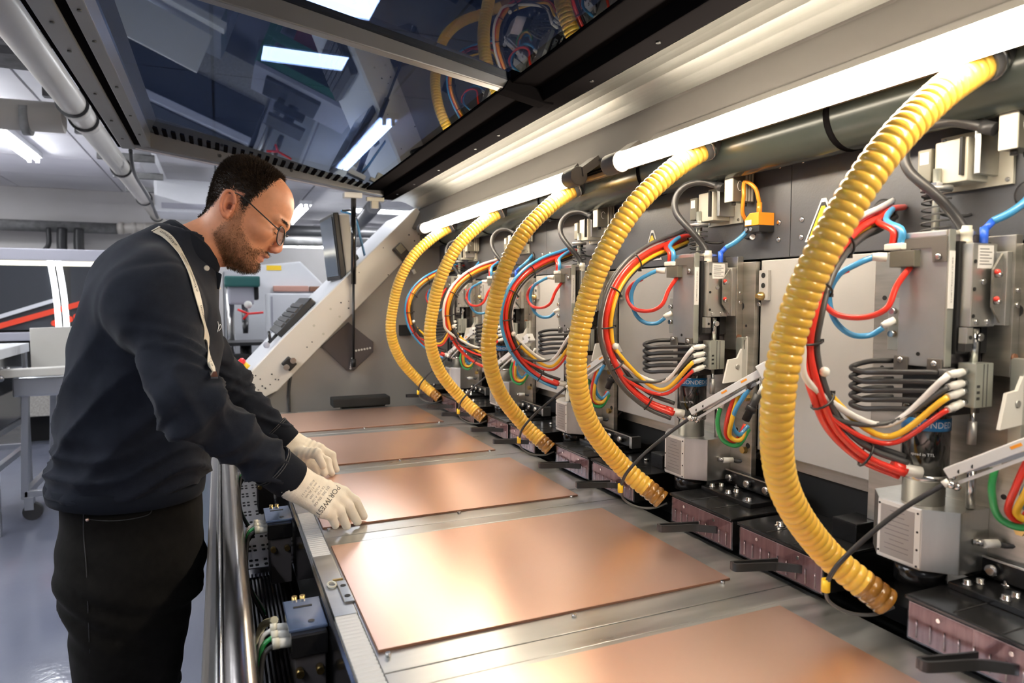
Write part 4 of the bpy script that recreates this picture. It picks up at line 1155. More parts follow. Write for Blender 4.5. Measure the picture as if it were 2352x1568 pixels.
# slanted sensor arm
A0, A1 = P(1588, 945, X=0.925), P(1752, 853, X=0.985)
d = (A1 - A0) / np.linalg.norm(A1 - A0)
arm = MB().bar(A0, A1, 0.012, 0.0145).build('sensor_arm', 'alu_lit', sp, 0.001)
MB().bar(A0 + (0.012, -0.010, -0.012), A0 + (A1 - A0) * 0.93 + (0, -0.010, -0.012), 0.005, 0.0045).build('arm_lower_rail', 'alu_lit', sp)
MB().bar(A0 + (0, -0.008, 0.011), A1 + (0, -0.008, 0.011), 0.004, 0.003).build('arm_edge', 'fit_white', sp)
for k in (0.06, 0.16):
    q = A0 + (A1 - A0) * k + np.array([-0.003, -0.0072, 0])
    MB().cyl(q, q + (0, -0.001, 0), 0.0028).build('hole', 'black_matte', arm)
MB().box(A1 + d * 0.008, (0.022, 0.030, 0.028), np.stack([d, np.cross([0, 0, 1], d) / np.linalg.norm(np.cross([0, 0, 1], d)), np.cross(d, np.cross([0, 0, 1], d)) / np.linalg.norm(np.cross([0, 0, 1], d))], 1)).build('arm_head', 'alu_lit', sp, 0.002)
q = A1 + d * 0.012 + np.array([-0.008, -0.014, -0.004])
for k in (-0.006, 0.007):
    MB().cyl(q + (0, 0, k), q + (-0.006, -0.008, k), 0.003).build('screw', 'bolt', arm)
MB().bar(A0 + (0.02, -0.014, 0.004), A0 + (A1 - A0) * 0.86 + (0, -0.014, -0.010), 0.004, 0.006).build('arm_rod', 'steel', sp)
B = [P(*k, Y=yc - 0.115) for k in ((1660, 880), (1672, 826), (1692, 822), (1715, 772), (1717, 830), (1738, 838), (1735, 868))]
MB().prism([(b[0], b[2]) for b in B], 1, yc - 0.118, yc - 0.113).build('white_wing', 'fit_white', sp)
MB().lathe(P(1694, 842, Y=yc - 0.118), (0, -1, 0), [(0, 0.006), (0.002, 0.005)], 12).build('wing_screw', 'alu', sp)
for k in (0.45, 0.72):
    q = A0 + (A1 - A0) * k + np.array([-0.002, -0.008, 0.006])
    MB().bar(q - d * 0.006, q + d * 0.008, 0.003, 0.004).build('orange_mark', 'orange_box', arm)
jt = A0 + np.array([-0.004, -0.006, -0.010])
for k in ((0.008, 0, 0.006), (0.012, -0.004, -0.008), (0.0, -0.004, -0.004)):
    MB().sphere(jt + np.array(k), 0.006, 8).build('joint', 'bolt', sp)
# tube fan behind the arm: red, yellow, blue, green into a black plug
plug0, plug1 = P(1712, 965, X=1.02), P(1742, 905, X=1.035)
MB().cyl(plug0, plug1, 0.0085, n=12).build('cable_plug', 'rubber', sp)
MB().cyl(plug0 + (plug1 - plug0) * 0.35, plug0 + (plug1 - plug0) * 0.55, 0.0115, n=12).build('plug_nut', 'rubber', sp)
for k in (-1, 1):
    q = plug1 + np.array([0.003 * k, 0.003 * k, 0])
    MB().cyl(q, q + (plug1 - plug0) * 0.35, 0.0035).build('plug_pin', 'fit_white', sp)
fan = [((1690, 905), (1672, 955), (1668, 998), (1690, 1012), (1712, 975), 'tube_red'), ((1697, 905), (1682, 960), (1676, 1000), (1700, 1010), (1716, 978), 'tube_yellow'),
       ((1722, 890), (1690, 940), (1682, 975), (1698, 998), (1718, 978), 'tube_blue'), ((1655, 935), (1648, 970), (1660, 1010), (1695, 1022), (1720, 985), 'tube_green')]
for i, a in enumerate(fan):
    pts = spline([P(*a[0], X=0.975), P(*a[1], X=0.965), P(*a[2], X=0.975), P(*a[3], X=0.995), P(*a[4], X=1.018)], 8)
    MB().tube(pts, 0.0048, 8).build('tube', a[5], sp)
    d0 = pts[0] - pts[1]; d0 /= np.linalg.norm(d0)
    MB().lathe(pts[0] - d0 * 0.002, d0, [(0, 0.0065), (0.014, 0.0065), (0.016, 0.0055), (0.020, 0.0055)], 10).build('push_fitting', 'fit_white' if a[5] != 'tube_blue' else 'rubber', sp)
# five looping black leads
for k in range(5):
    y0 = 783 + 14 * k
    a = P(1546, y0 - 2, X=0.96); b = P(1486, y0 + 4, X=0.90); c_ = P(1480, y0 + 9, X=0.895); e = P(1520, y0 + 14, X=0.91); g = P(1585, y0 + 13, X=0.94)
    pts = spline([a, (a + b) / 2 + (0, 0.006, 0.002), b, c_, b + (0.002, -0.012, -0.010), e, g], 8)
    MB().tube(pts, 0.0042, 8).build('looped_lead', 'rubber', sp)
    MB().cyl(g - (0.002, 0, 0), g + (0.016, -0.012, 0.002), 0.0052).build('lead_end', 'cable_grey', sp)
# spring, cap plate and actuator on the dark panel
hx = np.linspace(0, 6 * 2 * math.pi, 120)
spc = P(1604, 560, X=1.005)
MB().tube(np.stack([spc[0] + 0.019 * np.cos(hx), spc[1] + 0.019 * np.sin(hx), 1.518 + (1.582 - 1.518) * hx / hx[-1]], 1), 0.0015, 5).build('spring', 'cable_grey', sp)
MB().cyl((spc[0], spc[1], 1.51), (spc[0], spc[1], 1.615), 0.0055).build('spring_rod', 'plate_green', sp)
MB().cyl((spc[0], spc[1], 1.581), (spc[0], spc[1], 1.588), 0.0215, n=24).build('spring_cap', 'plate_grey', sp)
MB().hexa((spc[0], spc[1], 1.588), (spc[0], spc[1], 1.594), 0.009).build('cap_nut', 'bolt', sp)
ap = MB().b2(1.058, 1.0645, yc - 0.075, yc + 0.035, 1.585, 1.672).build('actuator_plate', 'cream_box', sp, 0.001)
for y in (yc - 0.068, yc + 0.028):
    for z in (1.592, 1.666):
        MB().lathe((1.058, y, z), (-1, 0, 0), [(0, 0.0035), (0.002, 0.003)], 8).build('bolt', 'bolt', ap)
MB().b2(1.010, 1.058, yc - 0.040, yc + 0.010, 1.592, 1.655).build('actuator_body', 'cream_box', sp, 0.002)
MB().b2(1.015, 1.058, yc - 0.055, yc - 0.046, 1.60, 1.665).build('actuator_rib', 'alu', sp, 0.001)
MB().b2(1.005, 1.04, yc + 0.012, yc + 0.034, 1.598, 1.648).build('terminal_block', 'olive_box', sp, 0.002)
MB().b2(1.0045, 1.005, yc + 0.016, yc + 0.030, 1.625, 1.643).build('terminal_face', 'label_white', sp)
MB().cyl((1.02, yc + 0.022, 1.57), (1.02, yc + 0.022, 1.60), 0.009).build('cable_gland', 'rubber', sp)
pts = spline([(1.02, yc + 0.022, 1.572), (1.03, yc + 0.01, 1.55), (1.05, yc - 0.01, 1.545), (1.062, yc - 0.015, 1.548)], 8)
MB().tube(pts, 0.003, 6).build('gland_cable', 'rubber', sp)
MB().b2(1.003, 1.012, yc - 0.036, yc - 0.032, 1.60, 1.655).build('lever_arm', 'black_plastic', sp)
# grommets in the dark panel
g1, g2 = P(1568, 545, X=1.064), P(1722, 528, X=1.064)
for g in (g1, g2):
    gr = MB().lathe((1.0652, g[1], g[2]), (-1, 0, 0), [(0, 0.021), (0.004, 0.021), (0.006, 0.017)], 20).build('grommet', 'rubber', sp)
# thick black cable to the junction box
pts = spline([P(1625, 582, X=0.982), P(1612, 560, X=0.975), P(1585, 528, X=0.955), P(1554, 490, X=0.945), P(1552, 455, X=0.95), P(1575, 427, X=0.965), P(1610, 418, X=0.985), P(1640, 424, X=1.0), P(1662, 432, X=1.003)], 8)
MB().tube(pts, 0.0075, 10).build('motor_cable', 'rubber', sp)
MB().cyl(pts[-6], pts[-1], 0.0095).build('cable_boot', 'rubber', sp)
bx = MB().b2(1.003, 1.060, yc - 0.112, yc - 0.088, 1.624, 1.686).build('junction_box', 'olive_box', sp, 0.002)
MB().b2(1.0005, 1.0035, yc - 0.1125, yc - 0.0875, 1.6235, 1.6865).build('lit_box_front', 'cream_box', bx, 0.001)  # lamp light on this face painted as cream over the darker box
for x in (1.035, 1.043, 1.051):
    MB().b2(x, x + 0.003, yc - 0.115, yc - 0.112, 1.626, 1.684).build('fin', 'cream_box', bx)
for x in (1.015, 1.045):
    MB().cyl((x, yc - 0.10, 1.686), (x, yc - 0.10, 1.692), 0.004).build('screw', 'bolt', bx)
    MB().cyl((x, yc - 0.10, 1.624), (x, yc - 0.10, 1.617), 0.0045).build('gland', 'rubber', bx)
a = np.linspace(0.4, 5.2, 14)
MB().tube(np.stack([1.020 + 0.006 * np.cos(a), np.full(14, yc - 0.1125), 1.657 + 0.010 * np.sin(a)], 1), 0.0006, 4).build('print_mark', 'label_white', bx)
tg = P(1726, 383, X=1.0645)
MB().box((1.0645, tg[1], tg[2]), (0.001, 0.012, 0.010)).build('cable_tag', 'label_white', sp)
# blue air line into the grommet
pts = spline([e2, P(1690, 555, X=1.03), P(1712, 535, X=1.045), P(1726, 515, X=1.064)], 8)
MB().tube(pts, 0.0055, 8).build('air_line', 'tube_blue', sp)
# red/blue supply pair into manifold cap, small loops
for k, (m_, dx) in enumerate((('tube_red', 0), ('tube_blue', 9))):
    q = mf + np.array([0.008, 0.012 - 0.014 * k, 0.022])
    pts = spline([q, q + (0, 0, 0.022), P(1530 + dx, 565, X=0.965), P(1560, 545, X=1.01), P(1590, 540, X=1.06)], 8)
    MB().tube(pts, 0.0052, 8).build('supply_tube', m_, sp)
lf = mf + np.array([-0.002, 0.014, 0.004])
MB().lathe(lf, (-0.75, 0.65, 0.05), [(0, 0.007), (0.012, 0.007), (0.014, 0.006), (0.020, 0.006)], 10).build('push_fitting', 'fit_white', sp)
bf = P(1536, 724, X=0.944)
MB().lathe(bf + (0.006, -0.004, 0.006), (-0.7, 0.5, -0.45), [(0, 0.006), (0.014, 0.006), (0.016, 0.005), (0.020, 0.005)], 10).build('push_fitting', 'fit_white', sp)
pts = spline([lf + (-0.014, 0.012, 0.0), P(1490, 630, X=0.905), P(1462, 648, X=0.885), P(1450, 680, X=0.88), P(1458, 718, X=0.885), P(1480, 740, X=0.90), P(1508, 742, X=0.925), bf + (-0.006, 0.006, -0.006)], 8)
MB().tube(pts, 0.0046, 8).build('blue_loop', 'tube_blue', sp)
pts = spline([mf + (0.006, -0.02, -0.012), P(1536, 665, X=0.925), P(1520, 700, X=0.91), P(1490, 714, X=0.895), P(1456, 708, X=0.88), P(1440, 680, X=0.875), P(1450, 655, X=0.88), P(1475, 640, X=0.895)], 8)
MB().tube(pts, 0.0046, 8).build('red_loop', 'tube_red', sp)
MB().b2(0.952, 1.04, yc + 0.0125, yc + 0.035, 1.34, 1.42).build('far_slide', 'plate_green', sp, 0.001)
for z in (1.40, 1.365):
    MB().cyl((0.952, yc + 0.024, z), (0.944, yc + 0.024, z), 0.005).build('bolt', 'bolt', sp)

labels_sp = ['grey and steel drilling spindle unit with blue-banded black motor, ' + w for w in where]
for k in (0, 2, 3, 4):
    copy_tree(sp, (0, (k - 1) * PITCH_Y, 0), labels_sp[k])

# ------------------------------------------------------------------ cable bundles (per station, own colours)
colsets = [['tube_white', 'tube_red', 'tube_red', 'tube_yellow', 'cable_grey', 'cable_grey'], ['cable_grey', 'tube_white', 'tube_red', 'tube_red', 'tube_yellow', 'cable_grey'],
           ['tube_blue', 'tube_red', 'tube_red', 'tube_yellow', 'rubber', 'tube_white'], ['tube_white', 'tube_red', 'tube_orange', 'tube_yellow', 'rubber', 'cable_grey'],
           ['tube_blue', 'tube_red', 'tube_orange', 'tube_yellow', 'rubber', 'cable_grey']]
bl_ = ['white, red and black cable bundle bowing behind the nearest yellow hose', 'red, yellow and grey cable bundle beside the second nearest yellow hose', 'blue-edged red cable bundle at the middle station',
       'white-edged red and yellow cable bundle at the fourth station', 'blue and red cable bundle at the farthest station']
core = [(1575, 545, 1.055), (1540, 560, 0.99), (1495, 578, 0.92), (1450, 610, 0.85), (1415, 655, 0.80), (1396, 710, 0.775), (1392, 765, 0.775), (1408, 825, 0.79), (1440, 880, 0.83), (1490, 922, 0.88), (1545, 945, 0.925)]
core3 = spline([P(x, y, X=X) for x, y, X in core], 8)
for i in range(5):
    dy = (i - 1) * PITCH_Y
    t = thing('cable_bundle', (0.92, YC[i] + 0.03, 1.14), bl_[i], 'cables', 'cable bundles of the spindle units')
    for k, mname in enumerate(colsets[i]):
        a = k / 6 * 2 * math.pi + 0.6
        wob = 0.0015 * np.sin(np.linspace(0, 9, len(core3)) + k)
        tng = np.gradient(core3, axis=0); nrm2 = np.cross(tng, np.array([0, 1.0, 0])); nrm2 /= np.linalg.norm(nrm2, axis=1)[:, None]
        pts = core3 + nrm2 * ((k - 2.5) * 0.0068) + np.array([0, dy + (0.0035 if k % 2 else -0.0035), 0]) + np.stack([wob, wob, wob], 1)
        r = 0.0058 if mname in ('tube_red', 'tube_orange') else 0.0048
        n_use = len(pts) if mname in ('tube_red', 'tube_blue', 'cable_grey', 'rubber') else len(pts) - 26
        pts = pts[:n_use]
        if mname in ('tube_yellow', 'tube_white'):
            e = VF[2 if mname == 'tube_yellow' else 0] + np.array([0, dy, 0])
            mid = np.array([0.90, YC[i] - 0.005, 1.215 if mname == 'tube_yellow' else 1.232])
            pts = np.vstack([pts[:-8], spline([pts[-9], pts[-5] + (0.015, 0, -0.03), mid, e], 8)[1:]])
        MB().tube(pts, r, 8).build('cable', mname, t)
    # return tubes from the valve block into the bundle
    for k, mname in ((3, 'tube_red'), (1, 'cable_grey')):
        e = VF[k] + np.array([0, dy, 0])
        q = core3[-30] + np.array([0.006, dy, -0.006])
        mid = np.array([0.905, YC[i] - 0.01, 1.205 if k == 3 else 1.236])
        MB().tube(spline([q, core3[-24] + np.array([0.02, dy, -0.03]), mid, e], 8), 0.0038, 8).build('thin_tube', mname, t)
    for j in (22, 34, 46, 58, 72):
        c_ = core3[j] + np.array([0, dy, 0]); tt = core3[j + 1] - core3[j - 1]
        u = np.cross(tt, np.array([0, 1.0, 0])); u /= np.linalg.norm(u); w_ = np.cross(tt, u); w_ /= np.linalg.norm(w_)
        a = np.linspace(0, 2 * math.pi, 15)[:-1]
        tie = MB().tube(c_ + 0.0200 * np.cos(a)[:, None] * u + 0.0125 * np.sin(a)[:, None] * w_, 0.0018, 6, closed=True).build('cable_tie', 'black_plastic', t)
        MB().box(c_ + u * 0.022, (0.006, 0.006, 0.005)).build('tie_lock', 'black_plastic', tie)
    e = core3[-1] + np.array([0, dy, 0])
    MB().cyl(e - (core3[-1] - core3[-4]) * 0.8, e + (core3[-1] - core3[-4]) * 0.2, 0.0085).build('red_sleeve', 'tube_red', t)
    MB().cyl(e, e + np.array([0.022, -0.012, -0.004]), 0.0085).build('sleeve_fitting', 'fit_white', t)
    q = core3[-26] + np.array([0.004, dy - 0.008, 0.022])
    MB().sphere(q, 0.0075, 10).build('tie_mount', 'fit_white', t)

# ------------------------------------------------------------------ yellow suction hoses
hl = ['nearest and largest yellow corrugated suction hose', 'second nearest yellow corrugated suction hose', 'third yellow corrugated suction hose, in the middle of the row',
      'fourth yellow corrugated suction hose from the right', 'farthest yellow corrugated suction hose, before the end wall']
hc = [(1612, 345, .92), (1540, 395, .85), (1455, 480, .77), (1385, 600, .72), (1345, 720, .70), (1328, 850, .693), (1355, 970, .74), (1430, 1070, .83), (1520, 1148, .90)]
hpath = resample(spline([P(x, y, X=X) for x, y, X in hc], 14), 0.00142)
hoff = [(0.0, 0.0), (0, 0), (0.012, 0.0), (0.008, 0.0), (-0.006, 0.0)]
for i in range(5):
    dy = (i - 1) * PITCH_Y
    sarc = np.linspace(0, 1, len(hpath))
    bow = np.sin(np.pi * sarc)
    pts = hpath + np.stack([hoff[i][0] * bow, np.full(len(hpath), dy) + 0.01 * math.sin(i * 2.3) * bow, np.zeros(len(hpath))], 1)
    ph = np.arange(len(pts)) / 9.0
    fr_ = ph % 1.0
    ridge = 1 - np.abs(2 * fr_ - 1) ** 3
    r = 0.0200 + 0.0026 * ridge
    t = thing('suction_hose', (0.90, YC[i], 0.95), hl[i], 'hose', 'yellow suction hoses')
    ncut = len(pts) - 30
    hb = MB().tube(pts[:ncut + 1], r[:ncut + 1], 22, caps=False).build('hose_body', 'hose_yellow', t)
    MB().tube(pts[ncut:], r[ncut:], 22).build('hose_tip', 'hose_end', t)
    d0 = pts[0] - pts[16]; d0 /= np.linalg.norm(d0)
    MB().cyl(pts[0] - d0 * 0.002, pts[0] + d0 * 0.035, 0.0255, n=18).build('hose_cuff', 'cable_grey', t)
    MB().cyl(pts[0] + d0 * 0.008, pts[0] + d0 * 0.016, 0.0275, n=18).build('hose_clip', 'steel', t)
# thin black sensor leads with yellow tags
ll = ['thin black sensor lead with yellow tag looping by the nearest hose', 'thin black sensor lead with yellow tag crossing the second hose', 'thin black sensor lead with yellow tag crossing the middle hose',
      'thin black sensor lead with yellow tag crossing the fourth hose', 'thin black sensor lead with yellow tag crossing the farthest hose']
for i in range(5):
    dy = np.array([0, (i - 1) * PITCH_Y, 0])
    t = thing('sensor_lead', np.array([0.85, YC[i] - 0.03, 0.95]), ll[i], 'cable', 'sensor leads with yellow tags')
    p0 = jt + dy
    p1 = P(1530, 1000, X=0.885) + dy; p2 = P(1480, 1042, X=0.845) + dy; p3 = P(1440, 1085, X=0.815) + dy; p4 = P(1425, 1118, X=0.81) + dy
    MB().tube(spline([p0, p1, p2, p3, p4], 8), 0.0036, 8).build('lead', 'rubber', t)
    p5 = P(1432, 1145, X=0.82) + dy; p6 = P(1462, 1163, X=0.845) + dy; p7 = P(1500, 1166, X=0.88) + dy; p8 = P(1532, 1155, X=0.91) + dy
    MB().tube(spline([p4, p5, p6, p7, p8], 8), 0.0026, 8).build('thin_lead', 'cable_grey', t)
    MB().cyl(p4 + (0, 0, 0.007), p4 - (0, 0, 0.012), 0.0062, n=8).build('tag', 'sign_yellow', t)
    MB().cyl(p0, p0 + (p1 - p0) * 0.12, 0.005).build('lead_end', 'fit_white', t)

# ------------------------------------------------------------------ tool magazines
def magazine(y0, y1, label, first):
    t = thing('tool_magazine', (0.95, (y0 + y1) / 2, 0.928), label, 'tool magazine', 'black tool magazines along the table')
    MB().b2(0.904, 1.075, y0, y1, 0.929, 0.988).build('case', 'tray_black', t, 0.002)
    lid = MB().b2(0.898, 1.08, y0 - 0.001, y1 + 0.001, 0.988, 0.994).build('lid', 'tray_black', t, 0.002)
    for k in (0.33, 0.66):
        y = y0 + (y1 - y0) * k
        MB().b2(0.905, 0.985, y - 0.001, y + 0.001, 0.994, 0.9946).build('lid_groove', 'black_matte', lid)
    n = 9
    for k in range(n):
        y = y0 + 0.016 + (y1 - y0 - 0.032) * k / (n - 1)
        MB().cyl((0.9025, y, 0.936), (0.9025, y, 0.962), 0.0016, n=6).build('drill_bit', 'tool_bit', t)
    for a, b in ((y0 + 0.004, (y0 + y1) / 2 - 0.002), ((y0 + y1) / 2 + 0.002, y1 - 0.004)):
        w_ = MB().b2(0.8995, 0.9015, a, b, 0.931, 0.984).build('window', 'clear_plastic', t)
        MB().cyl((0.8995, (a + b) / 2, 0.976), (0.898, (a + b) / 2, 0.976), 0.003, n=10).build('screw', 'bolt', w_)
    MB().b2(0.9035, 0.9045, y0 + 0.003, y1 - 0.003, 0.932, 0.984).build('tool_rack', 'window_pink', t)
    # lever handle: flat bar bent into a loop
    yl = y0 + (y1 - y0) * 0.48
    loop = [(0.905, yl - 0.052), (0.880, yl - 0.030), (0.862, yl - 0.020), (0.812, yl - 0.004), (0.803, yl + 0.002), (0.803, yl + 0.010), (0.810, yl + 0.014), (0.862, yl + 0.0), (0.890, yl - 0.006)]
    lp = spline([(x, y, 0.957) for x, y in loop], 5)
    nrm = np.tile(np.array([0, 0, 1.0]), (len(lp), 1))
    tt = np.gradient(lp, axis=0); tt /= np.linalg.norm(tt, axis=1)[:, None]
    side = np.cross(tt, nrm)
    MB().ribbon(lp, side, 0.014, 0.004).build('lever', 'black_plastic', t)
    if first:
        bp_ = MB().b2(0.975, 1.06, y0 + 0.03, y1 - 0.01, 0.994, 1.004).build('clamp_plate', 'tray_black', t, 0.0015)
        for x, y in ((0.988, y0 + 0.05), (1.01, y0 + 0.11), (0.988, y0 + 0.11), (1.012, y0 + 0.16), (0.99, y0 + 0.165), (1.04, y0 + 0.14)):
            MB().lathe((x, y, 1.004), (0, 0, 1), [(0, 0.0075), (0.0015, 0.0075), (0.002, 0.0055), (0.007, 0.0055), (0.0072, 0.003)], 12).build('bolt', 'bolt', bp_)
        rl = MB().b2(1.035, 1.06, y0 + 0.0, y1 - 0.02, 1.008, 1.036).build('slide_rail', 'tray_black', t, 0.001)
        MB().b2(1.033, 1.037, y0, y1 - 0.02, 1.036, 1.038).build('rail_edge', 'alu', rl)
        MB().b2(1.031, 1.062, y0 - 0.012, y0, 1.006, 1.038).build('rail_end', 'alu', rl, 0.001)
        for y in (y0 + 0.045, y0 + 0.10, y0 + 0.155):
            MB().lathe((1.035, y, 1.022), (-1, 0, 0), [(0, 0.0085), (0.010, 0.0085), (0.011, 0.006)], 14).build('bolt', 'bolt', rl)
    else:
        MB().lathe((0.955, y1 - 0.05, 0.994), (0, 0, 1), [(0, 0.010), (0.0015, 0.010), (0.002, 0.0065), (0.008, 0.0065), (0.0085, 0.003)], 12).build('bolt', 'bolt', lid)
        MB().lathe((1.02, y1 - 0.08, 0.994), (0, 0, 1), [(0, 0.007), (0.006, 0.006)], 12).build('bolt', 'bolt', lid)
        MB().b2(1.0, 1.06, y0 + 0.02, y0 + 0.07, 0.994, 1.03).build('corner_block', 'tray_black', t, 0.002)
    return t


ma = magazine(YC[1] - 0.243, YC[1] - 0.05, 'bolted black tool magazine right of the second hose tip', True)
mb = magazine(YC[1] - 0.460, YC[1] - 0.262, 'plain black tool magazine left of the nearest hose tip', False)
la = ['bolted black tool magazine below the nearest spindle, at the right edge', None, 'bolted black tool magazine right of the middle hose tip', 'bolted black tool magazine right of the fourth hose tip', 'bolted black tool magazine right of the farthest hose tip']
lb = [None, None, 'plain black tool magazine left of the second hose tip', 'plain black tool magazine left of the middle hose tip', 'plain black tool magazine left of the fourth hose tip']
for k in range(5):
    if la[k]: copy_tree(ma, (0, (k - 1) * PITCH_Y, 0), la[k])
    if lb[k]: copy_tree(mb, (0, (k - 1) * PITCH_Y, 0), lb[k])
copy_tree(mb, (0, 4 * PITCH_Y, 0), 'plain black tool magazine beside the end wall')
t = thing('end_lever', (0.62, 3.13, 0.925), 'black lever box standing at the far end of the table', 'lever')
MB().b2(0.46, 0.72, 3.10, 3.20, 0.925, 0.965).build('box', 'black_matte', t, 0.006)
MB().b2(0.54, 0.546, 3.098, 3.11, 0.928, 0.962).build('seam', 'black_matte', t)
MB().b2(0.50, 0.70, 3.12, 3.16, 0.84, 0.925).build('post', 'black_plastic', t)

# orange sensor on the second station's panel
w = P(1760, 515, X=1.06)
t = thing('orange_sensor', (1.04, w[1], w[2] - 0.03), 'orange sensor box with black foot and orange lead on the dark panel', 'sensor')
MB().prism([(w[1] - 0.018, w[2] - 0.004), (w[1] + 0.022, w[2] - 0.004), (w[1] + 0.022, w[2] + 0.010), (w[1] + 0.008, w[2] + 0.022), (w[1] - 0.018, w[2] + 0.022)], 0, 1.022, 1.064).build('case', 'orange_box', t, 0.001)
MB().b2(1.024, 1.064, w[1] - 0.018, w[1] + 0.022, w[2] - 0.018, w[2] - 0.004).build('foot', 'black_plastic', t, 0.001)
MB().b2(1.0215, 1.022, w[1] + 0.002, w[1] + 0.02, w[2] - 0.002, w[2] + 0.008).build('label', 'label_white', t)
for y in (w[1] + 0.004, w[1] + 0.017):
    MB().cyl((1.024, y, w[2] - 0.011), (1.021, y, w[2] - 0.011), 0.004).build('screw', 'bolt', t)
MB().cyl((1.045, w[1] + 0.005, w[2] + 0.02), (1.045, w[1] + 0.005, w[2] + 0.045), 0.0055).build('lead_boot', 'tube_orange', t)
pts = spline([(1.045, w[1] + 0.005, w[2] + 0.045), (1.035, w[1] + 0.008, w[2] + 0.075), (1.025, w[1] + 0.028, w[2] + 0.090), P(1708, 450, X=1.02), P(1706, 490, X=1.03), P(1722, 520, X=1.06)], 8)
MB().tube(pts, 0.0042, 8).build('lead', 'tube_orange', t)
MB().cyl((1.05, w[1] + 0.03, w[2] - 0.025), (1.035, w[1] + 0.012, w[2] - 0.026), 0.0055).build('air_fitting', 'fit_white', t)

# ================================================================== THE MAN (implicit surfaces turned into meshes)
def grid(lo, hi, h):
    lo, hi = np.asarray(lo, float), np.asarray(hi, float)
    n = np.ceil((hi - lo) / h).astype(int) + 1
    ax = [lo[k] + h * np.arange(n[k]) for k in range(3)]
    X, Y, Z = np.meshgrid(*ax, indexing='ij')
    return np.stack([X, Y, Z], -1).astype(np.float32)


def s_cap(p, a, b, ra, rb=None):
    rb = ra if rb is None else rb
    a = np.asarray(a, np.float32); b = np.asarray(b, np.float32)
    d = b - a
    t = np.clip(((p - a) @ d) / float(d @ d), 0, 1)
    return np.linalg.norm(p - a - t[..., None] * d, axis=-1) - (ra + (rb - ra) * t)


def s_ell(p, c, r, R=None):
    q = p - np.asarray(c, np.float32)
    if R is not None:
        q = q @ np.asarray(R, np.float32)
    r = np.asarray(r, np.float32)
    k0 = np.linalg.norm(q / r, axis=-1); k1 = np.linalg.norm(q / (r * r), axis=-1) + 1e-6
    return k0 * (k0 - 1) / k1


def smin(a, b, k):
    h = np.clip(0.5 + 0.5 * (b - a) / k, 0, 1)
    return b * (1 - h) + a * h - k * h * (1 - h)


def smax(a, b, k):
    return -smin(-a, -b, k)


def surface_nets(vol, lo, h):
    """vol<0 inside -> verts, quads"""
    ins = vol < 0
    nx, ny, nz = vol.shape
    cnt = np.zeros((nx - 1, ny - 1, nz - 1), np.float32)
    acc = np.zeros((nx - 1, ny - 1, nz - 1, 3), np.float32)
    corners = [(i, j, k) for i in (0, 1) for j in (0, 1) for k in (0, 1)]
    for a in range(8):
        for b in range(a + 1, 8):
            ca, cb = corners[a], corners[b]
            if sum(x != y for x, y in zip(ca, cb)) != 1:
                continue
            sa = tuple(slice(c, c + n - 1) for c, n in zip(ca, vol.shape)); sb = tuple(slice(c, c + n - 1) for c, n in zip(cb, vol.shape))
            va, vb = vol[sa], vol[sb]
            m = ins[sa] != ins[sb]
            t = np.where(m, va / np.where(m, va - vb, 1), 0)
            for d in range(3):
                acc[..., d] += np.where(m, ca[d] + t * (cb[d] - ca[d]), 0)
            cnt += m
    act = cnt > 0
    idx = -np.ones(act.shape, np.int64); idx[act] = np.arange(act.sum())
    ijk = np.argwhere(act)
    V = (ijk + acc[act] / cnt[act][:, None]) * h + np.asarray(lo)
    F = []
    for d in range(3):
        sl0 = [slice(None)] * 3; sl1 = [slice(None)] * 3
        sl0[d] = slice(0, -1); sl1[d] = slice(1, None)
        e = ins[tuple(sl0)] != ins[tuple(sl1)]
        o1, o2 = [(1, 2), (2, 0), (0, 1)][d]
        q = np.argwhere(e)
        q = q[(q[:, o1] > 0) & (q[:, o2] > 0) & (q[:, o1] < vol.shape[o1] - 1) & (q[:, o2] < vol.shape[o2] - 1)]
        def at(s1, s2):
            r = q.copy(); r[:, o1] -= s1; r[:, o2] -= s2
            return idx[r[:, 0], r[:, 1], r[:, 2]]
        quad = np.stack([at(1, 1), at(0, 1), at(0, 0), at(1, 0)], 1)
        flip = ~ins[q[:, 0], q[:, 1], q[:, 2]]
        quad[flip] = quad[flip][:, ::-1]
        F.append(quad)
    return V, np.vstack(F)


def net_mesh(name, V, F, matname, parent, smooth_iter=2, disp=None, tint=None):
    me = bpy.data.meshes.new(name)
    o0 = WORLD[parent.name]
    me.from_pydata((V - o0).tolist(), [], F.tolist())
    bm = bmesh.new(); bm.from_mesh(me)
    for _ in range(smooth_iter):
        bmesh.ops.smooth_vert(bm, verts=bm.verts, factor=0.5, use_axis_x=True, use_axis_y=True, use_axis_z=True)
    bm.normal_update()
    if disp is not None:
        P0 = np.array([v.co[:] for v in bm.verts]); N0 = np.array([v.normal[:] for v in bm.verts])
        D = disp(P0 + o0, N0)
        P0 = P0 + N0 * D[:, None]
        for v, c in zip(bm.verts, P0):
            v.co = c
    bm.to_mesh(me); bm.free()
    me.polygons.foreach_set('use_smooth', [True] * len(me.polygons))
    me.materials.append(M[matname])
    if tint is not None:
        Pw = np.array([v.co[:] for v in me.vertices]) + o0
        c = tint(Pw)
        at = me.color_attributes.new('tint', 'FLOAT_COLOR', 'POINT')
        at.data.foreach_set('color', np.concatenate([c, np.ones((len(c), 1))], 1).astype(np.float32).ravel())
    me.update()
    return link(name, me, parent, o0)


man = thing('person', (-0.19, 1.68, 0.0), 'bearded man in glasses, navy sweatshirt and white gloves leaning over the panels', 'person')
YM = 1.68
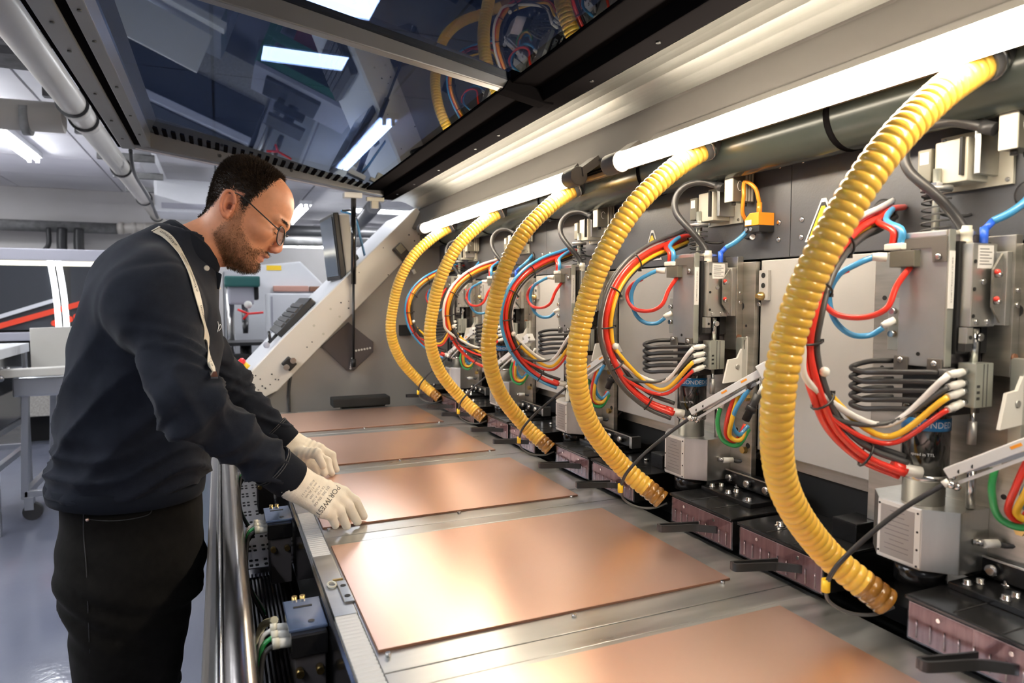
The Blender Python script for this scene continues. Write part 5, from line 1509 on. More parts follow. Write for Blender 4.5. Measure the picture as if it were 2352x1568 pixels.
# ---------------- head
HE = np.array([0.035, YM, 1.618]); HT = math.radians(27); HYAW = math.radians(9)
_u = np.array([math.cos(HT), 0, -math.sin(HT)]); HV = np.array([math.sin(HT), 0, math.cos(HT)]); _w = np.array([0, 1.0, 0])
HU = _u * math.cos(HYAW) - _w * math.sin(HYAW); HW = _w * math.cos(HYAW) + _u * math.sin(HYAW)
HM = np.stack([HU, HW, HV], 1)                      # columns: forward, left(+y), up


def h2w(u, v, w=0.0):
    return HE + HU * u + HV * v + HW * w


def w2h(Pw):
    q = (Pw - HE) @ HM
    return q[:, 0], q[:, 2], q[:, 1]                # u, v, w


hh = 0.0020
glo = np.array([-0.17, -0.10, -0.20]); G = grid(glo, (0.150, 0.10, 0.14), hh)        # local axes u, w, v
gu, gw, gv = G[..., 0], G[..., 1], G[..., 2]
sv = np.array([-.112, -.108, -.100, -.090, -.080, -.065, -.045, -.02, .005, .02, .04, .06, .08, .095, .107, .117, .1235])
suf = np.array([.078, .089, .098, .1005, .0985, .101, .104, .108, .113, .1195, .1195, .116, .108, .097, .079, .054, .018])
sub = np.array([.045, .030, .015, .002, -.010, -.022, -.036, -.047, -.056, -.059, -.062, -.062, -.058, -.050, -.040, -.025, -.012])
swd = np.array([.012, .024, .035, .043, .050, .0555, .060, .0655, .069, .071, .073, .0745, .073, .067, .056, .039, .016])
vq = np.linspace(-.112, .1235, 200)
def smo(a):
    b = np.interp(vq, sv, a)
    k = np.ones(9) / 9
    bb = np.convolve(np.pad(b, 4, 'edge'), k, 'valid')
    return bb
UF, UB, WD = [np.interp(gv, vq, smo(a)).astype(np.float32) for a in (suf, sub, swd)]
um = UB + 0.42 * (UF - UB)
aa = np.where(gu > um, (gu - um) / (UF - um), (um - gu) / (um - UB))
pw = 2.25
rr = (np.abs(aa) ** pw + np.abs(gw / WD) ** pw) ** (1 / pw)
f = (rr - 1) * 0.055
f = np.maximum(f, np.maximum(gv - 0.1235, -0.112 - gv))
def E_(c, r):           # ellipsoid in (u, v, w) order
    return s_ell(G, (c[0], c[2], c[1]), (r[0], r[2], r[1]))
def C_(a, b, ra, rb=None):
    return s_cap(G, (a[0], a[2], a[1]), (b[0], b[2], b[1]), ra, rb)
# neck
nl = (P(414, 594, Y=YM) - HE) @ HM
f = smin(f, s_cap(G, (0.008, 0, -0.055), nl, 0.053, 0.064), 0.030)
f = smin(f, C_((0.03, -0.085, 0), (0.07, -0.098, 0), 0.022, 0.016), 0.02)
for s_ in (-1, 1):
    f = smin(f, E_((.078, -.018, s_ * .045), (.022, .017, .018)), 0.020)            # cheekbone
    f = smin(f, C_((.020, -.060, s_ * .050), (.075, -.095, s_ * .024), .010, .010), 0.018)   # jaw line
    f = smin(f, C_((.112, .020, s_ * .008), (.098, .019, s_ * .042), .0085, .007), 0.012)     # brow ridge
    f = smax(f, -E_((.116, -.002, s_ * .033), (.017, .0105, .017)), 0.010)           # socket
    f = smin(f, E_((.0945, -.003, s_ * .032), (.0150, .0135, .0150)), 0.004)         # closed-down lid
    f = smin(f, E_((.1165, -.040, s_ * .0115), (.0095, .0072, .0060)), 0.006)        # nostril wing
f = smin(f, C_((.1135, .006, 0), (.1228, -.0320, 0), .0066, .0096), 0.008)           # nose
f = smin(f, C_((.112, -.042, 0), (.120, -.036, 0), .008, .009), 0.006)
for s_ in (-1, 1):
    f = smax(f, -E_((.117, -.0475, s_ * .0075), (.005, .004, .0032)), 0.003)
f = smin(f, E_((.1025, -.0605, 0), (.0125, .0060, .021)), 0.007)                      # lips
f = smin(f, E_((.0965, -.0750, 0), (.0110, .0060, .018)), 0.007)
f = smax(f, -C_((.1155, -.0685, -.017), (.1155, -.0685, .017), .0022), 0.003)
f = smin(f, E_((.0885, -.0965, 0), (.0165, .0135, .022)), 0.012)                     # chin
f = smax(f, -C_((.108, -.0855, -.012), (.108, -.0855, .012), .0045), 0.008)
# ears: own finer grid each
def ear_field(G2, s_):
    tl = 0.30
    def E2_(c, r, R=None):
        return s_ell(G2, (c[0], c[2], c[1]), (r[0], r[2], r[1]), R)
    def C2_(a, b, ra):
        return s_cap(G2, (a[0], a[2], a[1]), (b[0], b[2], b[1]), ra)
    def eu(a, ra, rb):
        x, y = ra * math.cos(a), rb * math.sin(a)
        return (-0.001 + x * math.cos(tl) - y * math.sin(tl), -0.001 + x * math.sin(tl) + y * math.cos(tl))
    Re = np.array([[math.cos(tl), 0, -math.sin(tl)], [0, 1, 0], [math.sin(tl), 0, math.cos(tl)]])
    e = s_ell(G2, (-0.001, s_ * 0.0725, -0.001), (0.0150, 0.0085, 0.0280), Re)
    e = smax(e, -s_ell(G2, (0.0012, s_ * 0.0850, -0.0005), (0.0112, 0.0110, 0.0225), Re), 0.0020)
    for k in range(14):
        a0, a1 = math.radians(8 + k * 19), math.radians(8 + (k + 1) * 19)
        p0, p1 = eu(a0, 0.0148, 0.0282), eu(a1, 0.0148, 0.0282)
        e = smin(e, C2_((p0[0], p0[1], s_ * 0.0795), (p1[0], p1[1], s_ * 0.0795), 0.0031), 0.0018)
    for k in range(7):
        a0, a1 = math.radians(85 + k * 22), math.radians(85 + (k + 1) * 22)
        p0, p1 = eu(a0, 0.0086, 0.0175), eu(a1, 0.0086, 0.0175)
        e = smin(e, C2_((p0[0] - .0005, p0[1] + .001, s_ * 0.0765), (p1[0] - .0005, p1[1] + .001, s_ * 0.0765), 0.0024), 0.0022)
    e = smax(e, -E2_((0.0025, -0.0045, s_ * 0.0790), (.0070, .0095, .0120)), 0.0022)
    e = smin(e, E2_((0.0065, -0.0255, s_ * 0.0765), (.0070, .0080, .0042)), 0.004)
    e = smin(e, E2_((0.0125, -0.0040, s_ * 0.0765), (.0036, .0062, .0045)), 0.0025)
    e = smin(e, E2_((0.0075, -0.0150, s_ * 0.0770), (.0045, .0035, .0035)), 0.0025)
    return e


V, F = surface_nets(f, glo, hh)
V = HE + V @ HM.T
HAIR = [(.066, .128), (.061, .109), (.059, .092), (.055, .074), (.046, .051), (.038, .034), (.037, .020), (.032, .000), (.022, .012), (.010, .028), (-.006, .033), (-.024, .026), (-.027, .004), (-.031, -.012), (-.038, -.032), (-.050, -.050), (-.10, -.050), (-.10, .17), (.066, .17)]
BEARD = [(.022, .016), (.038, .017), (.035, -.011), (.041, -.030), (.058, -.046), (.072, -.058), (.083, -.062), (.096, -.053), (.110, -.0505), (.118, -.053), (.118, -.0575), (.098, -.0605), (.094, -.068), (.095, -.082), (.112, -.084), (.115, -.12), (.045, -.122), (.016, -.092), (-.004, -.068), (.004, -.046), (.020, -.018), (.021, .002)]


def in_poly(u, v, poly):
    poly = np.asarray(poly); c = np.zeros(len(u), bool)
    j = len(poly) - 1
    for i in range(len(poly)):
        xi, yi = poly[i]; xj, yj = poly[j]
        m = ((yi > v) != (yj > v)) & (u < (xj - xi) * (v - yi) / (yj - yi + 1e-12) + xi)
        c ^= m; j = i
    return c


def skin_tint(Pw):
    u, v, w = w2h(Pw)
    jit = rng.normal(0, 0.0030, (2, len(u)))
    base = np.tile(np.array([0.62, 0.275, 0.150]), (len(u), 1))
    ear = (np.abs(w) > 0.0715) & (np.abs(v) < 0.036) & (u < 0.02)
    base[ear] = (0.62, 0.27, 0.17)
    nose = (u > 0.113) & (v < -0.012) & (v > -0.05)
    base[nose] = (0.62, 0.27, 0.17)
    lips = (np.abs(w) < 0.020) & (u > 0.097) & (v > -0.0795) & (v < -0.0595)
    base[lips] = (0.52, 0.215, 0.135)
    b = in_poly(u + jit[0], v + jit[1], BEARD) & (np.abs(w) < 0.072)
    base[b] = base[b] * 0.55 + np.array([0.10, 0.055, 0.028]) * 0.45
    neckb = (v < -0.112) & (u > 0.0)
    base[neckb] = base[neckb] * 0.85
    h = in_poly(u + jit[0], v + jit[1], HAIR) & ~ear
    base[h] = (0.022, 0.014, 0.010)
    return base


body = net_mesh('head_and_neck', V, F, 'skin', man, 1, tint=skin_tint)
tag(body, 'bowed head with close-cropped hair, beard and glasses', None)
def ear_tint(Pw):
    c = np.tile(np.array([0.60, 0.235, 0.135]), (len(Pw), 1))
    u_, v_, w_ = w2h(Pw)
    pit = (np.abs(u_ - 0.004) < 0.005) & (np.abs(v_ + 0.006) < 0.007) & (np.abs(w_) < 0.0715)
    c[pit] = (0.30, 0.10, 0.06)
    return c
for s_ in (-1, 1):
    elo = np.array([-0.030, 0.058 if s_ > 0 else -0.092, -0.042]); G2 = grid(elo, elo + np.array([0.062, 0.034, 0.080]), 0.0009)
    Ve, Fe = surface_nets(ear_field(G2, s_), elo, 0.0009)
    net_mesh('ear', HE + Ve @ HM.T, Fe, 'skin', man, 1, tint=ear_tint)


def strands(name, matname, poly, n, lfun, dfun, width, cond=None):
    me = body.data
    co = np.array([v.co[:] for v in me.vertices]) + WORLD[body.name]
    no = np.array([v.normal[:] for v in me.vertices])
    u, v, w = w2h(co)
    ok = in_poly(u, v, poly) & ~((np.abs(w) > 0.0700) & (np.abs(v) < 0.034) & (u < 0.018) & (u > -0.022))
    if cond is not None:
        ok &= cond(u, v, w)
    ids = np.nonzero(ok)[0]
    pick = rng.choice(ids, n)
    base = co[pick] + rng.normal(0, 0.0012, (n, 3)); nn = no[pick]
    uu, vv, ww = u[pick], v[pick], w[pick]
    d = dfun(uu, vv, ww, nn) + rng.normal(0, 0.22, (n, 3))
    d /= np.linalg.norm(d, axis=1)[:, None]
    L = lfun(uu, vv, ww) * rng.uniform(0.6, 1.15, n)
    s = np.cross(d, rng.normal(0, 1, (n, 3))); s /= np.linalg.norm(s, axis=1)[:, None]
    w2 = width / 2
    mid = base + d * (L * 0.55)[:, None] + nn * 0.0004
    tip = base + (d * 0.95 + nn * -0.12) * L[:, None]
    Vs = np.stack([base - nn * 0.001 - s * w2, base - nn * 0.001 + s * w2, mid + s * w2 * 0.8, mid - s * w2 * 0.8, tip], 1).reshape(-1, 3)
    Fs = []
    for i in range(n):
        k = i * 5
        Fs += [(k, k + 1, k + 2, k + 3), (k + 3, k + 2, k + 4)]
    me2 = bpy.data.meshes.new(name)
    me2.from_pydata((Vs - WORLD[body.name]).tolist(), [], Fs); me2.update()
    me2.materials.append(M[matname])
    o = link(name, me2, man, WORLD[man.name])
    o['kind'] = 'stuff'
    return o


def hair_len(u, v, w):
    return np.where(v < -0.015, 0.0028, 0.0058 + 0.008 * np.clip((v - 0.03) / 0.06, 0, 1))
def hair_dir(u, v, w, nn):
    back = HM @ np.array([-0.5, 0, 0.25])
    fwd = HM @ np.array([0.5, 0, 0.35])
    k = np.clip((u + 0.0) / 0.06, 0, 1)[:, None] * np.clip((v - 0.06) / 0.05, 0, 1)[:, None]
    return nn * 0.55 + back * (1 - k) + fwd * k + np.array([0, 0, -0.35]) * np.clip((0.05 - v) / 0.05, 0, 1)[:, None]
strands('hair', 'hair', HAIR, 26000, hair_len, hair_dir, 0.0009)
def beard_dir(u, v, w, nn):
    return nn * 0.75 + (HM @ np.array([0.10, 0, -0.6]))[None, :]
strands('beard', 'beard', BEARD, 7500, lambda u, v, w: 0.0035 + 0.0045 * np.clip((-0.03 - v) / 0.06, 0, 1), beard_dir, 0.0005, lambda u, v, w: np.abs(w) < 0.072)
for s_ in (-1, 1):
    nme = 'eyebrow'
    m = MB()
    for k in range(240):
        tt = rng.uniform(0, 1); w = 0.012 + 0.034 * tt
        q = h2w(0.1215 - 0.020 * tt ** 2 + rng.normal(0, 0.0008), 0.0185 + 0.004 * math.sin(tt * 3) + rng.normal(0, 0.0016), s_ * w)
        d = HM @ np.array([-0.3, s_ * 0.9, 0.35 + rng.normal(0, 0.2)]); d /= np.linalg.norm(d)
        s2 = np.cross(d, HU); s2 /= np.linalg.norm(s2)
        m.add([q - s2 * 0.0005, q + s2 * 0.0005, q + d * 0.0095], [(0, 1, 2)])
    m.build('eyebrow', 'hair', man)
    pts = spline([h2w(0.1075, -0.0075, s_ * 0.022), h2w(0.1085, -0.0085, s_ * 0.031), h2w(0.1050, -0.0080, s_ * 0.040), h2w(0.098, -0.005, s_ * 0.0455)], 6)
    MB().tube(pts, 0.0012, 5).build('eyelash_line', 'hair', man)
# ---------------- glasses
gl = thing('eyeglasses', h2w(0.10, -0.02), 'dark thin-framed eyeglasses worn by the bearded man', 'glasses')
for s_ in (-1, 1):
    c = np.array([0.1195, s_ * 0.0325, -0.008])
    tiltv = np.array([-0.22, 0, 1.0]); tiltv /= np.linalg.norm(tiltv)
    lat = np.array([-0.22 * 1.0, s_ * 1.0, 0]); lat /= np.linalg.norm(lat)
    a = np.linspace(0, 2 * math.pi, 29)[:-1]
    ex = np.sign(np.cos(a)) * np.abs(np.cos(a)) ** 0.8 * 0.0245; ey = np.sign(np.sin(a)) * np.abs(np.sin(a)) ** 0.8 * 0.0200
    loop = c + ex[:, None] * lat + ey[:, None] * tiltv
    lw = HE + loop @ HM.T
    rim = MB().tube(lw, 0.0015, 6, closed=True).build('rim', 'black_plastic', gl)
    nrm = np.cross(lat, tiltv); nrm /= np.linalg.norm(nrm); nw = HM @ nrm
    MB().add(np.vstack([lw - nw * 0.0006, lw + nw * 0.0006]), [tuple(range(28)), tuple(reversed(range(28, 56)))] + [(i, (i + 1) % 28, 28 + (i + 1) % 28, 28 + i) for i in range(28)]).build('lens', 'clear_lens', gl)
    hinge = HE + HM @ (c + lat * 0.0245 + tiltv * 0.009)
    tp = spline([hinge, h2w(0.100, 0.003, s_ * 0.0660), h2w(0.060, 0.0145, s_ * 0.0760), h2w(0.018, 0.0265, s_ * 0.0785), h2w(-0.004, 0.024, s_ * 0.0775), h2w(-0.018, 0.004, s_ * 0.0745)], 6)
    MB().tube(tp, 0.0014, 6).build('temple_arm', 'black_plastic', gl)
    MB().box(hinge, (0.006, 0.005, 0.005), HM).build('hinge', 'black_plastic', gl)
    MB().sphere(h2w(0.116, -0.008, s_ * 0.0095), 0.0032, 8).build('nose_pad', 'clear_lens', gl)
MB().tube(spline([h2w(0.1265, 0.001, -0.011), h2w(0.1295, 0.004, 0), h2w(0.1265, 0.001, 0.011)], 6), 0.0012, 6).build('bridge', 'black_plastic', gl)

# ---------------- sweatshirt
SR, ER, WR = np.array([-0.120, 1.492, 1.415]), np.array([-0.052, 1.375, 1.222]), np.array([0.124, 1.428, 1.056])
SL, EL, WL = np.array([-0.110, 1.868, 1.415]), np.array([0.010, 1.985, 1.185]), np.array([0.150, 1.955, 1.040])
GWR, GWL = P(676, 1106, Y=1.430), P(662, 1018, Y=1.952)
WR = ER + (GWR - ER) * 0.93; WL = EL + (GWL - EL) * 0.94
hs = 0.0068
lo = np.array([-0.40, 1.26, 0.93]); Gs = grid(lo, (0.20, 2.08, 1.64), hs)
tz = np.array([.998, 1.018, 1.033, 1.053, 1.080, 1.11, 1.17, 1.25, 1.33, 1.38, 1.433, 1.483, 1.52])
tb = np.array([-.334, -.338, -.344, -.345, -.335, -.327, -.318, -.304, -.287, -.272, -.254, -.222, -.180])
tf = np.array([-.046, -.038, -.030, -.022, -.018, -.012, -.006, .000, .004, .004, -.002, -.016, -.045])
th_ = np.array([.176, .182, .188, .189, .184, .180, .180, .184, .186, .180, .160, .115, .06])
zq = np.linspace(.998, 1.52, 160)
def smz(a):
    b = np.interp(zq, tz, a); k = np.ones(11) / 11
    return np.convolve(np.pad(b, 5, 'edge'), k, 'valid')
zg = Gs[..., 2]
TB, TF, TH = [np.interp(zg, zq, smz(a)).astype(np.float32) for a in (tb, tf, th_)]
xc = (TB + TF) / 2
f = ((np.abs((Gs[..., 0] - xc) / ((TF - TB) / 2)) ** 2.35 + np.abs((Gs[..., 1] - YM) / TH) ** 2.35) ** (1 / 2.35) - 1) * 0.14
f = np.maximum(f, np.maximum(zg - 1.52, 1.018 - zg))
for s_, S_ in ((-1, SR), (1, SL)):
    f = smin(f, s_cap(Gs, S_, (-0.115, YM + s_ * 0.06, 1.50), 0.062, 0.062), 0.05)
f = smin(f, s_cap(Gs, (-0.115, YM, 1.46), (-0.055, YM, 1.545), 0.10, 0.066), 0.05)
f = smin(f, s_ell(Gs, (-0.15, YM, 1.43), (0.10, 0.17, 0.10)), 0.05)
arms = None
for S_, E2, W_ in ((SR, ER, WR), (SL, EL, WL)):
    a = smin(s_cap(Gs, S_, E2, 0.064, 0.060), s_cap(Gs, E2, W_, 0.060, 0.0395), 0.03)
    dW = (W_ - E2) / np.linalg.norm(W_ - E2)
    a = np.maximum(a, (Gs - (W_ - dW * 0.012).astype(np.float32)) @ dW.astype(np.float32))
    arms = a if arms is None else np.minimum(arms, a)
kk = np.interp(zg, [1.27, 1.40], [0.022, 0.095]).astype(np.float32)
f = smin(f, arms, kk)
# open neck
f = smax(f, -s_cap(Gs, (-0.055, YM, 1.575), (0.02, YM, 1.66), 0.062, 0.075), 0.008)
V, F = surface_nets(f, lo, hs)


def wr(p, k, ph):
    return np.sin(p @ np.asarray(k) + ph + 1.4 * np.sin(p @ np.array([13.0, 9.0, -17.0]) + ph * 2))


def seg_t(p, a, b):
    d = b - a
    t = ((p - a) @ d) / (d @ d)
    q = np.linalg.norm(p - a - np.clip(t, 0, 1)[:, None] * d, axis=1)
    return t, q


def cloth_disp(p, n):
    D = 0.0020 * wr(p, (30, 26, 40), 0.3) + 0.0013 * wr(p, (-55, 40, 30), 1.7)
    sharp = lambda s: 1.6 * (0.55 - np.abs(s) ** 0.75)
    for S_, E2, W_ in ((SR, ER, WR), (SL, EL, WL)):
        t, q = seg_t(p, S_, E2)
        wgt = np.exp(-(q / 0.085) ** 4) * np.clip(t * 1.2, 0, 1)
        D += wgt * 0.0070 * sharp(np.sin(t * 11 + 3.0 * np.sin((p @ np.array([20.0, 15, 25])) + 0.5) + 1.2))
        t, q = seg_t(p, E2, W_)
        wgt = np.exp(-(q / 0.075) ** 4) * (t > -0.15) * np.clip((0.88 - t) / 0.2, 0.12, 1)
        D += wgt * 0.0080 * sharp(np.sin(t * 10 + 2.6 * np.sin(p @ np.array([-24.0, 18, 22])) + 0.4)) * (0.6 + 0.6 * np.exp(-((t - 0.1) / 0.3) ** 2))
    low = np.exp(-((p[:, 2] - 1.07) / 0.06) ** 2)
    D += low * 0.009 * sharp(np.sin(p[:, 2] * 75 + 2.0 * np.sin(p[:, 0] * 17 + p[:, 1] * 12)))
    # diagonal pull from the chest to the waist
    side = np.exp(-((p[:, 2] - 1.18) / 0.13) ** 2)
    D += side * 0.0085 * sharp(np.sin((p[:, 0] * 0.8 - p[:, 2] * 0.9) * 28 + 1.5 * np.sin(p[:, 1] * 14)))
    # armhole seam
    for S_ in (SR, SL):
        r = np.linalg.norm((p - (S_ + np.array([0.01, 0, -0.02]))) * np.array([1, 0.7, 1]), axis=1)
        D -= 0.0025 * np.exp(-((r - 0.100) / 0.0045) ** 2)
    return D


sw = net_mesh('sweatshirt', V, F, 'sweater', man, 3, disp=cloth_disp)
swb = BVHTree.FromPolygons([tuple(v.co + Vector(WORLD[sw.name])) for v in sw.data.vertices], [tuple(p.vertices) for p in sw.data.polygons])
# hem band, cuffs
a = np.linspace(0, 2 * math.pi, 65)[:-1]
m = MB(); ringz = [(0.998, -0.004), (1.001, 0.003), (1.012, 0.005), (1.025, 0.006), (1.036, 0.002), (1.036, -0.010)]
vs, fs = [], []
for i, (z, off) in enumerate(ringz):
    rx, ry = 0.147 + off, 0.180 + off
    ca, sa = np.cos(a), np.sin(a)
    ex = np.sign(ca) * np.abs(ca) ** 0.85 * rx; ey = np.sign(sa) * np.abs(sa) ** 0.85 * ry
    vs.append(np.stack([-0.190 + ex, YM + ey, z + 0.008 * -ca + 0.001 * np.sin(5 * a)], 1))
for i in range(len(ringz) - 1):
    for k in range(64):
        fs.append((i * 64 + k, i * 64 + (k + 1) % 64, (i + 1) * 64 + (k + 1) % 64, (i + 1) * 64 + k))
m.add(np.vstack(vs), fs, True).build('hem_band', 'sweater_rib', man)
for E2, W_ in ((ER, WR), (EL, WL)):
    d = (W_ - E2) / np.linalg.norm(W_ - E2)
    MB().lathe(W_ - d * 0.045, d, [(0, 0.0415), (0.002, 0.0445), (0.004, 0.0435), (0.025, 0.0425), (0.054, 0.0415), (0.058, 0.0395), (0.0581, 0.034), (0.05, 0.030)], 32).build('cuff', 'sweater_rib', man)
    u, w_, _ = frame(d); aa_ = np.linspace(0, 2 * math.pi, 33)[:-1]
    for k in (-0.043, -0.038):
        MB().tube(W_ + d * k + 0.0443 * np.cos(aa_)[:, None] * u + 0.0443 * np.sin(aa_)[:, None] * w_, 0.0008, 5, closed=True).build('stitch_line', 'cable_grey', man)
# collar: folded polo collar with button tabs
cb, cf_ = P(368, 528, Y=YM), P(494, 622, Y=YM)
cc = (cb + cf_) / 2; cd_ = (cf_ - cb); RL = np.linalg.norm(cd_) / 2; cd_ /= np.linalg.norm(cd_)
cn = np.array([-cd_[2], 0, cd_[0]])
vs, fs = [], []
prof = [(0.004, -0.016), (0.010, 0.000), (0.008, 0.014), (0.001, 0.030), (-0.007, 0.036), (-0.011, 0.030), (-0.009, 0.010)]
na = 48
for i, (ro, hgt) in enumerate(prof):
    A = np.linspace(0.16, 2 * math.pi - 0.16, na)
    front = np.clip(np.cos(A), 0, 1) ** 2
    hg = hgt * (1 - 0.35 * front)
    vs.append(cc + (RL + ro) * np.cos(A)[:, None] * cd_ * 0.98 + (0.074 + ro) * np.sin(A)[:, None] * np.array([0, 1.0, 0]) + hg[:, None] * cn)
for i in range(len(prof) - 1):
    for k in range(na - 1):
        fs.append((i * na + k, i * na + k + 1, (i + 1) * na + k + 1, (i + 1) * na + k))
m = MB(); m.add(np.vstack(vs), fs, True)
co = m.build('collar', 'sweater_rib', man)
md = co.modifiers.new('thick', 'SOLIDIFY'); md.thickness = 0.003
for s_ in (-1, 1):
    q = cf_ + np.array([-0.008, s_ * 0.026, -0.012])
    tab = MB().prism([(q[0] - 0.022, q[2] - 0.020), (q[0] + 0.016, q[2] - 0.030), (q[0] + 0.022, q[2] + 0.004), (q[0] - 0.01, q[2] + 0.022)], 1, q[1] - 0.004, q[1] + 0.004).build('collar_tip', 'sweater_rib', man, 0.0025)
    if s_ < 0:
        MB().lathe(q + np.array([0.004, -0.0042, -0.004]), (0.2, -1, 0.1), [(0, 0.0055), (0.0015, 0.006), (0.0022, 0.0045), (0.0012, 0.002)], 14).build('button', 'housing', tab)
bq = P(474, 616, Y=YM - 0.080)
MB().lathe(bq, (0.25, -1, 0.15), [(0, 0.0058), (0.002, 0.0062), (0.003, 0.0048), (0.0018, 0.002)], 16).build('collar_button', 'pipe_grey', man)
# placket
pl = []
for px, py in ((497, 640), (505, 670), (508, 700), (506, 730)):
    pl.append(P(px, py, Y=YM - 0.03))
# ---------------- lanyard (laid onto the sweatshirt)
def drop(px, py, off=0.0015):
    r = ray(px, py); r = r / np.linalg.norm(r)
    hit = swb.ray_cast(Vector(CAM), Vector(r), 6.0)
    if hit[0] is None:
        return None
    n = np.array(hit[1]);
    if n @ r > 0: n = -n
    return np.array(hit[0]) + n * off, n
path = spline([(359, 531, 0), (384, 545, 0), (408, 577, 0), (426, 610, 0), (441, 648, 0), (454, 695, 0), (464, 740, 0), (472, 785, 0), (479, 825, 0), (485, 856, 0)], 6)
pp, nn = [], []
for q in path:
    h = drop(q[0], q[1], 0.003)
    if h is not None and h[0][1] < 1.95:
        pp.append(h[0]); nn.append(h[1])
pp, nn = np.array(pp), np.array(nn)
for _ in range(3):
    pp[1:-1] = (pp[:-2] + 2 * pp[1:-1] + pp[2:]) / 4; nn[1:-1] = (nn[:-2] + 2 * nn[1:-1] + nn[2:]) / 4
lan = thing('lanyard', pp[-1], 'cream lanyard with dark lettering around the man\'s neck', 'lanyard')
MB().ribbon(pp, nn, 0.019, 0.0012).build('strap', 'lanyard', lan)
back_l = [pp[0] + np.array([0, 0.0, 0.002]), P(352, 522, Y=YM), np.array([-0.10, YM + 0.07, 1.565]), np.array([-0.04, YM + 0.10, 1.51]), np.array([0.0, YM + 0.09, 1.44])]
bl2 = spline(back_l, 6)
MB().ribbon(bl2, np.tile(np.array([-0.5, 0.2, 0.8]), (len(bl2), 1)), 0.019, 0.0012).build('strap', 'lanyard', lan)
e = pp[-1]; dn = pp[-1] - pp[-3]; dn /= np.linalg.norm(dn)
MB().ribbon(np.array([e - dn * 0.022, e]), np.array([nn[-1], nn[-1]]), 0.021, 0.002).build('strap_end', 'lanyard', lan)
MB().bar(e, e + dn * 0.02, 0.012, 0.004).build('clip', 'steel', lan)
def on_path(txt, size, s0, flip=1):
    v, f = text_mesh(txt, size)
    s = np.concatenate([[0], np.cumsum(np.linalg.norm(np.diff(pp, axis=0), axis=1))])
    t = np.gradient(pp, axis=0); t /= np.linalg.norm(t, axis=1)[:, None]
    sd = np.cross(t, nn); sd /= np.linalg.norm(sd, axis=1)[:, None]
    q = s0 - v[:, 0] * flip
    I = lambda A: np.stack([np.interp(q, s, A[:, k]) for k in range(3)], 1)
    return I(pp) + I(sd) * (v[:, 1] * flip)[:, None] * -1 * -1 + I(nn) * 0.0018, f
stot = np.sum(np.linalg.norm(np.diff(pp, axis=0), axis=1))
for s0 in (0.035, 0.11, 0.19, 0.27, stot - 0.05):
    if s0 < stot - 0.02:
        vv_, ff_ = on_path('eXception', 0.0125, s0)
        MB().add(vv_, ff_).build('lettering', 'print_black', lan)
# small white embroidered mark on the chest
pts = [drop(px, py, 0.002) for px, py in ((498, 738), (500, 750), (497, 762), (503, 745), (506, 752), (500, 760))]
pts = [p_[0] for p_ in pts if p_ is not None]
if len(pts) > 3:
    MB().tube(spline(pts, 4), 0.0008, 4).build('chest_emblem', 'print_white', man)

# ---------------- trousers and shoes
hp = 0.008
lo = np.array([-0.42, 1.42, 0.04]); Gp = grid(lo, (0.02, 1.94, 1.04), hp)
zg = Gp[..., 2]
f = ((np.abs((Gp[..., 0] + 0.182) / np.interp(zg, [.80, .88, 1.0], [.140, .137, .134])) ** 2.3 + np.abs((Gp[..., 1] - YM) / 0.168) ** 2.3) ** (1 / 2.3) - 1) * 0.13
f = np.maximum(f, np.maximum(zg - 1.022, 0.80 - zg))
for s_ in (-1, 1):
    y = YM + s_ * 0.088
    kx, ax_ = -0.205, -0.25
    leg = smin(s_cap(Gp, (-0.180, y, 0.83), (kx, y + s_ * 0.01, 0.50), 0.122, 0.086), s_cap(Gp, (kx, y + s_ * 0.01, 0.50), (ax_, y + s_ * 0.02, 0.07), 0.086, 0.064), 0.03)
    f = smin(f, leg, 0.04)
f = smin(f, s_ell(Gp, (-0.245, YM, 0.86), (0.070, 0.15, 0.10)), 0.05)
f = np.maximum(f, 0.05 - zg)
V, F = surface_nets(f, lo, hp)
def pant_disp(p, n):
    D = 0.0012 * wr(p, (25, 30, 60), 0.9)
    D += 0.004 * np.exp(-((p[:, 2] - 0.80) / 0.06) ** 2) * np.sin(p[:, 2] * 110 + p[:, 0] * 45 + 1.5 * np.sin(p[:, 1] * 15))
    D += 0.005 * np.exp(-((p[:, 2] - 0.48) / 0.08) ** 2) * np.sin(p[:, 2] * 120 + p[:, 0] * 20)
    D += 0.006 * np.exp(-((p[:, 2] - 0.10) / 0.05) ** 2) * np.sin(p[:, 2] * 190 + p[:, 0] * 14)
    return D
tr = net_mesh('trousers', V, F, 'denim', man, 2, disp=pant_disp)
trb = BVHTree.FromPolygons([tuple(v.co + Vector(WORLD[tr.name])) for v in tr.data.vertices], [tuple(p.vertices) for p in tr.data.polygons])
def drop2(px, py):
    r = ray(px, py); r = r / np.linalg.norm(r)
    h = trb.ray_cast(Vector(CAM), Vector(r), 6.0)
    return None if h[0] is None else np.array(h[0]) - r * 0.001
for seg in (((200, 1192), (250, 1196), (300, 1192), (340, 1182), (350, 1170)), ((192, 1168), (192, 1230), (198, 1300), (202, 1400), (206, 1500))):
    q = [drop2(*k) for k in seg]; q = [k for k in q if k is not None]
    if len(q) > 2:
        MB().tube(spline(q, 5), 0.0009, 5).build('seam', 'rubber', tr)
q = drop2(201, 1193)
if q is not None:
    MB().sphere(q, 0.004, 8).build('rivet', 'copper', tr)
